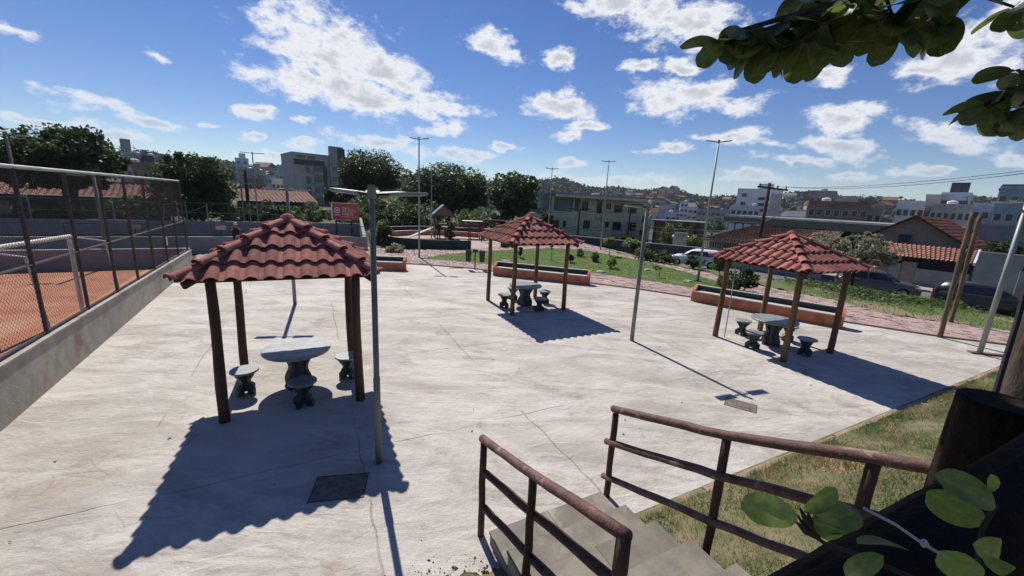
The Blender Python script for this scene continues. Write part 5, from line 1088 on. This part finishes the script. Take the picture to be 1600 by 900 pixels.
for lab, a, b_, y, d, m, r, c, ex in RB: block('town_block', lab, a, b_, y, d, -6, 10, m, r, c, 1.6, 1.3, extra=ex)
# hillside houses
proto = {}
for m in ('white_bld', 'cream', 'grey_bld', 'brick_bld'):
    root = bpy.data.objects.new('hillside_house', None); COL.objects.link(root); MB().box((0,0,2.5), (8,7,7)).build('wall', m, root)
    b = MB(); b.add([(-4.4,-3.9,6.0),(4.4,-3.9,6.0),(4.4,3.9,6.0),(-4.4,3.9,6.0),(-4.4,0,7.8),(4.4,0,7.8)], [(0,1,5,4),(2,3,4,5),(0,4,3),(1,2,5),(0,3,2,1)]); b.build('roof', 'tile2' if m != 'white_bld' else 'metal_roof', root)
    for x in (-2.2,2.2):
        for z in (1.6,4.2): MB().box((x,-3.52,z), (1.5,.1,1.3)).build('window', 'glass', root)
    proto[m] = [root, False]
for i in range(96):
    a = random.uniform(.10,.92) if i < 85 else random.uniform(-.62,-.50); r = random.uniform(260,640) if i < 85 else random.uniform(300,420); m = random.choice(list(proto)); root, used = proto[m]
    o = copy_tree(root) if used else root; proto[m][1] = True; x, y = r*math.sin(a), r*math.cos(a); o.location = (x, y, float(hz(x, y))-.5); o.rotation_euler.z = random.uniform(-.9,.9); s = random.uniform(.8,1.5); o.scale = (s, s, s*random.choice((.8,1,1.4)))
    tag(o, 'small distant house among many on the hazy town slope', 'house', 'distant houses on the town slope')
# ================================================================== utility poles and wires
p = AT(1187,372,40); pb = Vector((p.x, p.y, -1.1)); top = AT(1204,286,40); t = thing('utility_pole', 'dark wooden utility pole with crossarm behind the right pavilion', 'utility pole', tuple(pb)); hh = top.z-pb.z
MB().tube([(0,0,-.2),(0,0,hh)], [.17,.12], 10).build('pole', 'bark', t, True); e = Vector((.86,-.5,0)); ac = Vector((0,0,hh-.4))
MB().bar(ac-e*.9+Vector((0,-.12,.1)), ac+e*1.3+Vector((0,-.12,-.15)), .12, .14).build('crossarm', 'bark', t)
for s in (-.7,.55,1.15): q = ac+e*s+Vector((0,-.12,.08-.1*s)); MB().lathe([(.03,-.05),(.06,.05),(.06,.12),(.03,.2)], 8, tuple(q)).build('insulator', 'dark_metal', t)
MB().tube([(.1,0,hh-3.2),(1.9,-1.2,hh-1.6)], .05, 6).build('lamp_arm', 'galv', t); MB().box((1.9,-1.2,hh-1.5), (.5,.22,.12)).build('street_lamp_head', 'galv', t); MB().lathe([(.2,0),(.24,.1),(.24,.5),(.15,.6)], 10, (-.25,-.2,hh-5.6)).build('transformer', 'dark_metal', t)
p = AT(358,330,50); t = thing('utility_pole', 'dark wooden post rising behind the red tiled roof', 'utility pole', (p.x, p.y, -.5)); MB().tube([(0,0,-.2),(0,0,AT(384,266,50).z+.5)], .17, 10).build('pole', 'bark', t, True); t.location = (AT(386,300,50).x, AT(386,300,50).y, -.5)
for lab, px0, y0, px1, y1, d in (('dark street pole in front of the olive house, left one',906,325,903,384,50),('dark street pole in front of the olive house, right one',986,318,981,384,50)):
    a = AT(px0,y0,d); t = thing('utility_pole', lab, 'utility pole', (a.x, a.y, -1.5)); MB().tube([(0,0,-.2),(0,0,a.z+1.5)], [.15,.12], 8).build('pole', 'bark', t, True); MB().bar((-1.2,.1,a.z+1.35), (1.4,-.1,a.z+1.4), .1, .12).build('crossarm', 'dark_metal', t)
def wire(label, pts, sag=.4, r=.018):
    P = [Vector(q) for q in pts]; out = []
    for a, b_ in zip(P[:-1], P[1:]):
        for i in range(12): s = i/12; out.append(a.lerp(b_, s)-Vector((0,0,4*sag*s*(1-s))))
    out.append(P[-1]); o = MB(); o.tube(out, r, 5); q = o.build('power_line', 'cable'); tag(q, label, 'power line')
tw_ = pb+Vector((0,0,hh-.3))
wire('upper power line from the utility pole to the right edge', [tw_+e*.55, AT(1640,262,26)], .3, .014); wire('lower power line from the utility pole to the right edge', [tw_+e*1.15, AT(1640,266,26)], .35, .014)
for k, (y0, y1, y2) in enumerate(((322,330,344),(347,352,357),(352,358,366))): wire(('topmost','middle','lowest')[k]+' cable crossing in front of the olive house', [AT(830,y0+8,51), AT(906,y0+6,50), AT(986,y1-2,50), AT(1187,y2+4,41)], .25, .02)
# street sign
p = G(1580,470,-1.0); q = AT(1598,417,math.hypot(p.x, p.y)); t = thing('street_sign', 'blue street name sign on a thin grey post at the right edge', 'sign', tuple(p)); MB().tube([(0,0,0),(0,0,q.z-p.z)], .03, 6).build('post', 'galv', t); MB().box((.35,0,q.z-p.z-.12), (.8,.03,.28)).build('plate', 'blue_sign', t)
# ================================================================== cars
def car(label, loc, ang, paint, sedan=False):
    t = thing('parked_car', label, 'car', loc, ang, 'parked cars')
    ST = [(-2.07,.58,.62),(-2.0,.82,.76),(-1.7,.93,.82),(-.9,.96,.85),(.6,.96,.85),(1.0,.94,.85),(1.6,.84,.82),(1.95,.70,.74),(2.08,.50,.60)]; b = MB()
    for x, h, w in ST:
        for y, z in ((-w*.9,.20),(-w,.34),(-w*1.01,.62),(-w*.95,h-.04),(-w*.78,h),(0,h+.012),(w*.78,h),(w*.95,h-.04),(w*1.01,.62),(w,.34),(w*.9,.20)): b.v.append((x,y,z))
    m = 11
    for i in range(len(ST)-1):
        for k in range(m): b.f.append((i*m+k, i*m+(k+1) % m, (i+1)*m+(k+1) % m, (i+1)*m+k))
    b.f += [tuple(range(m)), tuple((len(ST)-1)*m+k for k in range(m))[::-1]]; b.build('body', paint, t, True)
    xr = -1.95 if not sedan else -1.5; c = MB(); LV = [(.90,xr,1.05,.79),(1.16,xr+.16,.66,.73),(1.37,xr+.34,.30,.655),(1.45,xr+.55,.08,.58)]
    for z, x0, x1, w in LV:
        for x, y in ((x0,-w*.96),(x0*.5+x1*.5,-w),(x1,-w*.92),(x1+.05,0),(x1,w*.92),(x0*.5+x1*.5,w),(x0,w*.96),(x0-.04,0)): c.v.append((x,y,z))
    for i in range(3):
        for k in range(8): c.f.append((i*8+k, i*8+(k+1) % 8, (i+1)*8+(k+1) % 8, (i+1)*8+k))
    c.f += [tuple(range(24,32)), tuple(range(8))[::-1]]; c.build('cabin', paint, t, True)
    def at(zl, side, x):      # point on the cabin side
        for (z0, a0, b0, w0), (z1, a1, b1, w1_) in zip(LV[:-1], LV[1:]):
            if z0 <= zl <= z1: q = (zl-z0)/(z1-z0); return (x, side*(w0+(w1_-w0)*q+.012), zl)
    for side in (-1,1):
        for x0b, x1b, x0t, x1t in ((-.42,.72,-.42,.30),(-1.28 if not sedan else -1.2,-.52,-1.2 if not sedan else -1.0,-.52)):
            g = MB(); g.add([at(.97,side,x0b), at(.97,side,x1b), at(1.34,side,x1t), at(1.34,side,x0t)]+[tuple(Vector(v)-Vector((0,side*.03,0))) for v in (at(.97,side,x0b), at(.97,side,x1b), at(1.34,side,x1t), at(1.34,side,x0t))], [(0,1,2,3),(7,6,5,4),(0,4,5,1),(1,5,6,2),(2,6,7,3),(3,7,4,0)]); g.build('side_window', 'glass', t)
        MB().box((.78,side*.93,1.0), (.12,.16,.12)).build('mirror', paint, t)
        for x in (-.95,.1): MB().box((x,side*.865,.82), (.16,.02,.03)).build('door_handle', paint, t)
    for xs, nm, xb, xt in ((1,'windscreen',1.03,.36),(-1,'rear_window',xr+.02,xr+.31)):
        g = MB(); o_ = .035*xs; g.add([(xb+o_,-.68,.96),(xb+o_,.68,.96),(xt+o_,.57,1.35),(xt+o_,-.57,1.35),(xb+o_-.03*xs,-.68,.94),(xb+o_-.03*xs,.68,.94),(xt+o_-.03*xs,.57,1.33),(xt+o_-.03*xs,-.57,1.33)], [(0,1,2,3),(7,6,5,4),(0,4,5,1),(1,5,6,2),(2,6,7,3),(3,7,4,0)]); g.build(nm, 'glass', t)
    for sx in (-1.28,1.28):
        for sy in (-1,1):
            b = MB(); prof = [(.18,-.1),(.29,-.1),(.315,-.06),(.315,.06),(.29,.1),(.18,.1)]; n = 18
            for r, y in prof:
                for k in range(n): a = 2*math.pi*k/n; b.v.append((sx+r*math.cos(a), sy*.765+y, .31+r*math.sin(a)))
            for i in range(len(prof)-1):
                for k in range(n): b.f.append((i*n+k, i*n+(k+1) % n, (i+1)*n+(k+1) % n, (i+1)*n+k))
            wl = b.build('wheel', 'rubber', t); r = MB(); r.add([(sx+.2*math.cos(2*math.pi*k/12), sy*.83, .31+.2*math.sin(2*math.pi*k/12)) for k in range(12)]+[(sx,sy*.845,.31)], [(k, (k+1) % 12, 12) for k in range(12)]); r.build('rim', 'rim', wl)
    for sy in (-1,1):
        MB().box((-2.0,sy*.66,.80), (.13,.22,.20)).build('tail_lamp', 'red_lamp', t); MB().box((1.93,sy*.60,.66), (.16,.28,.13)).build('headlamp', 'lamp_glass', t)
    MB().box((-2.08,0,.62), (.02,.42,.13)).build('number_plate', 'white_bld', t); MB().box((2.07,0,.42), (.03,.9,.12)).build('grille', 'black', t)
    return t
an = math.atan2(RDIR.y, RDIR.x)
c1 = G(1412,466,-1.06); car('dark grey parked car seen beside the right pavilion posts', (c1.x-RDIR.x*1.15+.2, c1.y-RDIR.y*1.15+.6, -1.06), an+.16, 'car_grey', True)
c2 = G(1537,487,-1.06); car('dark hatchback with red tail lamp behind the timber posts', (c2.x+.35, c2.y+.4, -1.06), an+.06, 'car_dark')
c3 = AT(1088,398,36); car('white parked car half hidden behind the bushes', (c3.x, c3.y, -.95), an+math.pi+.3, 'car_white')
# ================================================================== close foreground
from mathutils import noise as mnoise
def rough_log(pts, r, rings=90, n=44, amp=.05, seed=0., cap=True):
    P = [Vector(p) for p in pts]; seg = [(b_-a).length for a, b_ in zip(P[:-1], P[1:])]; T = sum(seg); b = MB(); d0 = (P[-1]-P[0]).normalized(); ref = Vector((0,0,1)) if abs(d0.z) < .9 else Vector((1,0,0)); rr = d0.cross(ref).normalized(); uu = rr.cross(d0)
    for i in range(rings+1):
        s = T*i/rings; k = 0; q = s
        while k < len(seg)-1 and q > seg[k]: q -= seg[k]; k += 1
        c = P[k].lerp(P[k+1], q/seg[k])
        for j in range(n):
            a = 2*math.pi*j/n; e = mnoise.noise(Vector((math.cos(a)*3.2+seed, math.sin(a)*3.2, s*2.2)))*1.0+.6*mnoise.noise(Vector((math.cos(a)*11+seed, math.sin(a)*11, s*5)))+.35*abs(mnoise.noise(Vector((math.cos(a)*24, math.sin(a)*24+seed, s*9)))); b.v.append(tuple(c+(rr*math.cos(a)+uu*math.sin(a))*r*(1+amp*e)))
    for i in range(rings):
        for j in range(n): b.f.append((i*n+j, i*n+(j+1) % n, (i+1)*n+(j+1) % n, (i+1)*n+j))
    if cap: b.f += [tuple(range(n))[::-1], tuple(rings*n+j for j in range(n))]
    return b
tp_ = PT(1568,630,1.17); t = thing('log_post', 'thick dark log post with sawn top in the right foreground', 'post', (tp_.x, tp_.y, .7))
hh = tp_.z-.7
rough_log([(0,0,0),(.004,.003,hh*.5),(0,0,hh)], .097, 100, 48, .06, 3.).build('trunk', 'log_shaded', t, True); b = MB(); b.lathe([(.091,0),(.086,.006),(.02,.002)], 20, (0,0,hh-.001)); b.build('sawn_face', 'log_shaded', t)
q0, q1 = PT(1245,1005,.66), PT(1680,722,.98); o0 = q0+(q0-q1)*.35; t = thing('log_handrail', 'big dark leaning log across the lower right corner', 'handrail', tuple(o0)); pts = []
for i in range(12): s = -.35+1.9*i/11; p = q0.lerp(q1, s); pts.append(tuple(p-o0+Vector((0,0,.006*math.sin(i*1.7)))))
rough_log(pts, .090, 130, 52, .06, 8.).build('log', 'log_shaded', t, True)
# leaves
def leaf_mesh(name, m, fold=.16, droop=.12, wd=.58):
    b = MB(); n = 10; W = []
    for i in range(n+1):
        s = i/n; w = wd*.5*(max(0., 1-abs((s-.64)/.64)**2.3 if s < .64 else 1-abs((s-.64)/.365)**2.6))**.62; W.append(max(w, .015))
    for i in range(n+1):
        s = i/n
        for k, f in enumerate((-1,-.5,0,.5,1)): b.v.append((s, f*W[i], -droop*s*s+fold*abs(f)*W[i]+.012*math.sin(s*9+f*3)*abs(f)))
    for i in range(n):
        for k in range(4): q = i*5+k; b.f.append((q, q+5, q+6, q+1))
    me = b.mesh(name, True); me.materials.append(MT[m]); return me
LM = [leaf_mesh('leaf', 'almond', .22, .10, .68), leaf_mesh('leaf', 'almond', .10, .22, .64), leaf_mesh('leaf', 'almond', .30, .04, .72)]
YM = [leaf_mesh('leaf', 'almond_under', .15, .10, .66), leaf_mesh('leaf', 'almond_under', .28, .14, .60)]
def place_leaf(me, parent, base, tip, roll, org, wid=1.0):
    base, tip = Vector(base), Vector(tip); d = tip-base; ln = d.length; d.normalize(); ref = Vector((0,0,1)) if abs(d.z) < .95 else Vector((1,0,0)); s = ref.cross(d).normalized(); u = d.cross(s)
    c, q = math.cos(roll), math.sin(roll); s2 = s*c+u*q; u2 = u*c-s*q; Mx = Matrix.Identity(4)
    for i in range(3): Mx[i][0] = d[i]*ln; Mx[i][1] = s2[i]*ln*wid; Mx[i][2] = u2[i]*ln; Mx[i][3] = (base-org)[i]
    o = ob('leaf', me, None, parent); o.matrix_local = Mx; return o
# overhanging almond tree
tr = PT(1632,560,2.35); zb_ = float(hz(tr.x, tr.y)); org = Vector((tr.x, tr.y, zb_)); t = thing('almond_tree', 'almond tree with big glossy leaves overhanging the upper right corner', 'tree', tuple(org))
rough_log([(0,0,-.2),(0,0,1.6),(.04,.02,3.2),(.1,.05,4.4)], .13, 120, 44, .07, 5.).build('trunk', 'bark', t, True)
b = MB(); b.tube([tuple(PT(x, y, 2.29)-org) for x, y in ((1608,430),(1590,500),(1573,555),(1556,612),(1549,640))], .014, 6); b.build('cable', 'cable', t)
fork = Vector((.1,.05,4.3)); RS = [(1128,92,2.3,7),(1165,70,2.25,9),(1195,88,2.2,9),(1222,60,2.3,9),(1250,92,2.2,8),(1285,62,2.25,10),(1305,92,2.2,7),(1330,45,2.2,9),(1375,40,2.2,9),(1400,60,2.15,7),(1440,18,2.1,9),(1470,50,2.15,6),(1500,0,2.1,8),(1265,15,2.4,8),(1345,5,2.3,8),(1420,-8,2.2,7),(1585,35,2.1,8),(1568,140,1.9,11),(1590,110,1.9,8),(1545,165,1.9,8),(1595,165,1.85,7)]
RS = [(x, y-(24 if not (x > 1530 and y > 60) else 0), d, k) for x, y, d, k in RS]
tips = [PT(x, y, d)-org for x, y, d, k in RS]; b = MB()
m1 = PT(1480,-30,2.2)-org; m2_ = PT(1290,8,2.3)-org; b.tube([fork, fork.lerp(m1, .6)+Vector((0,0,.25)), m1, m1.lerp(m2_, .5)+Vector((0,0,.02)), m2_, PT(1150,48,2.3)-org], [.05,.035,.026,.018,.013,.007], 8)
m3 = PT(1640,120,1.95)-org; b.tube([fork, fork.lerp(m3, .6), m3, PT(1560,150,1.9)-org], [.045,.03,.016,.008], 8)
for q, (x, y, d, k) in zip(tips, RS):
    src = m3 if x > 1530 and y > 60 else min((m1.lerp(m2_, s/6) for s in range(7)), key=lambda v: (v-q).length); b.tube([src, src.lerp(q, .5)+Vector((0,0,-.01)), q], [.010,.008,.006], 6)
b.build('branch', 'bark', t, True); random.seed(21)
for q, (x, y, d, k) in zip(tips, RS):
    k = int(k*1.12)
    for i in range(k):
        a = 2*math.pi*(i+random.random()*.6)/k; e = random.uniform(-1.3,.15); dv = Vector((math.cos(a)*math.cos(e), math.sin(a)*math.cos(e), math.sin(e))); ln = random.uniform(.16,.235)*(d/2.2)*(.82 if x > 1530 and y > 60 else 1)
        place_leaf(random.choice(LM), t, q+org+dv*.015, q+org+dv*ln, random.uniform(-.9,.9), org, random.uniform(.85,1.15))
# unseen rest of the crown, shaped across the sun line to shade the logs
vs = []; me0 = LM[0]; co = np.array([v.co[:] for v in me0.vertices]); fc = [tuple(p.vertices) for p in me0.polygons]; cb = MB()
sd_ = sun_dir; s1_ = Vector((0,0,1)).cross(sd_).normalized(); s2_ = sd_.cross(s1_)
for i in range(900):
    r = 1.35*math.sqrt(random.random()); a = random.random()*6.283; c_ = Vector((1.02,.86,3.02))+sd_*random.uniform(3.0,4.2)+s1_*(r*math.cos(a)*1.15)+s2_*(r*math.sin(a)*.85); 
    dv = Vector((random.gauss(0,1), random.gauss(0,1), random.gauss(0,.5)-.4)).normalized(); sx = dv.orthogonal().normalized(); sx = (Matrix.Rotation(random.random()*6.28, 3, dv) @ sx); u = dv.cross(sx); ln = random.uniform(.2,.28)
    if (c_-Vector((0,0,CH))).dot(UP)/max(.2, (c_-Vector((0,0,CH))).dot(FW)) < .88: continue
    cb.add([c_-org+dv*(q[0]*ln)+sx*(q[1]*ln)+u*(q[2]*ln) for q in co], fc)
o = cb.build('crown', 'almond', t, True); o['kind'] = 'stuff'
b = MB(); hub = Vector((1.02,.86,3.02))+sd_*3.4-org; b.tube([fork, fork.lerp(hub, .5)+Vector((0,0,.4)), hub], [.05,.035,.012], 8)
for k in range(5): b.tube([fork.lerp(hub, .6)+Vector((0,0,.35)), hub+s1_*random.uniform(-.9,.9)+s2_*random.uniform(-.6,.6)], [.018,.006], 6)
b.build('branch', 'bark', t, True)
# climbing plant on the log
pb_ = PT(1400,870,.62); t = thing('creeper', 'young climbing plant with round leaves on the dark foreground log', 'plant', tuple(pb_))
LV_ = [((1246,806),(1153,788),.60,.25),((1256,800),(1318,762),.62,.5),((1270,826),(1352,790),.60,-.2),((1272,815),(1330,850),.58,.6),((1380,868),(1312,905),.58,.4),((1420,860),(1330,835),.60,1.4),((1535,822),(1448,768),.62,-.3),((1556,790),(1466,738),.60,.5),((1520,850),(1582,868),.58,.2),((1535,868),(1595,905),.56,.3),((1530,905),(1470,866),.58,-.4),((1545,770),(1556,742),.6,.9),((1500,905),(1560,930),.58,.3)]
for i, (bp, tpx, d, ro) in enumerate(LV_):
    B = PT(*bp, d); T = B.lerp(PT(*tpx, d+random.uniform(-.03,.03)), .88); vd = (B-Vector((0,0,CH))).normalized(); dv = (T-B).normalized(); s0 = Vector((0,0,1)).cross(dv).normalized(); u0 = dv.cross(s0); want = math.atan2(-vd.dot(s0), -vd.dot(u0)); place_leaf(YM[i % 2], t, B, T, -want*0+ro+math.atan2(vd.dot(s0), -vd.dot(u0)), pb_, .76)
b = MB(); L_ = lambda *q: tuple(PT(*q)-pb_)
b.tube([L_(1246,805,.60), L_(1262,830,.60), L_(1290,850,.62), L_(1350,870,.63)], [.002,.003,.0035,.004], 6); b.tube([L_(1556,790,.6), L_(1535,825,.61), L_(1528,880,.6), L_(1530,930,.6)], .0035, 6); b.tube([L_(1350,870,.63), L_(1430,905,.62), L_(1530,930,.6)], .004, 6); b.build('stem', 'bark', t, True)
b = MB()
for k, (x, y) in enumerate(((1250,793),(1262,800),(1243,815),(1268,812))): b.tube([L_(1280,842,.6), L_((x+1280)/2-3,(y+842)/2,.595), L_(x,y,.59)], [.003,.006,.001], 6)
b.build('dry_bud', 'log_dark', t, True)
b = MB(); b.tube([tuple(PT(x, y, .57)-PT(1420,840,.57)) for x, y in ((1350,794),(1400,820),(1440,848),(1480,872))], .0022, 6); c = thing('cord', 'thin pale cord tied across the dark foreground log', 'cord', tuple(PT(1420,840,.57))); b.build('string', 'cord', c, True); k = MB(); k.lathe([(.002,-.006),(.006,0),(.002,.006)], 8, tuple(PT(1444,849,.568)-PT(1420,840,.57))); k.build('knot', 'cord', c)
# ================================================================== air
hzb = MB(); hzb.box((0,0,66), (9400,9400,184)); hm = bpy.data.materials.new('haze'); hm.use_nodes = True; n = hm.node_tree.nodes; n.remove(n['Principled BSDF'])
pvn = n.new('ShaderNodeVolumePrincipled'); pvn.inputs['Color'].default_value = (.80,.88,1,1); pvn.inputs['Density'].default_value = .00013; pvn.inputs['Anisotropy'].default_value = .2; hm.node_tree.links.new(pvn.outputs[0], n['Material Output'].inputs['Volume'])
stuff(hzb.build('haze', hm), 'pale bluish haze over the distant town and hills', 'haze')
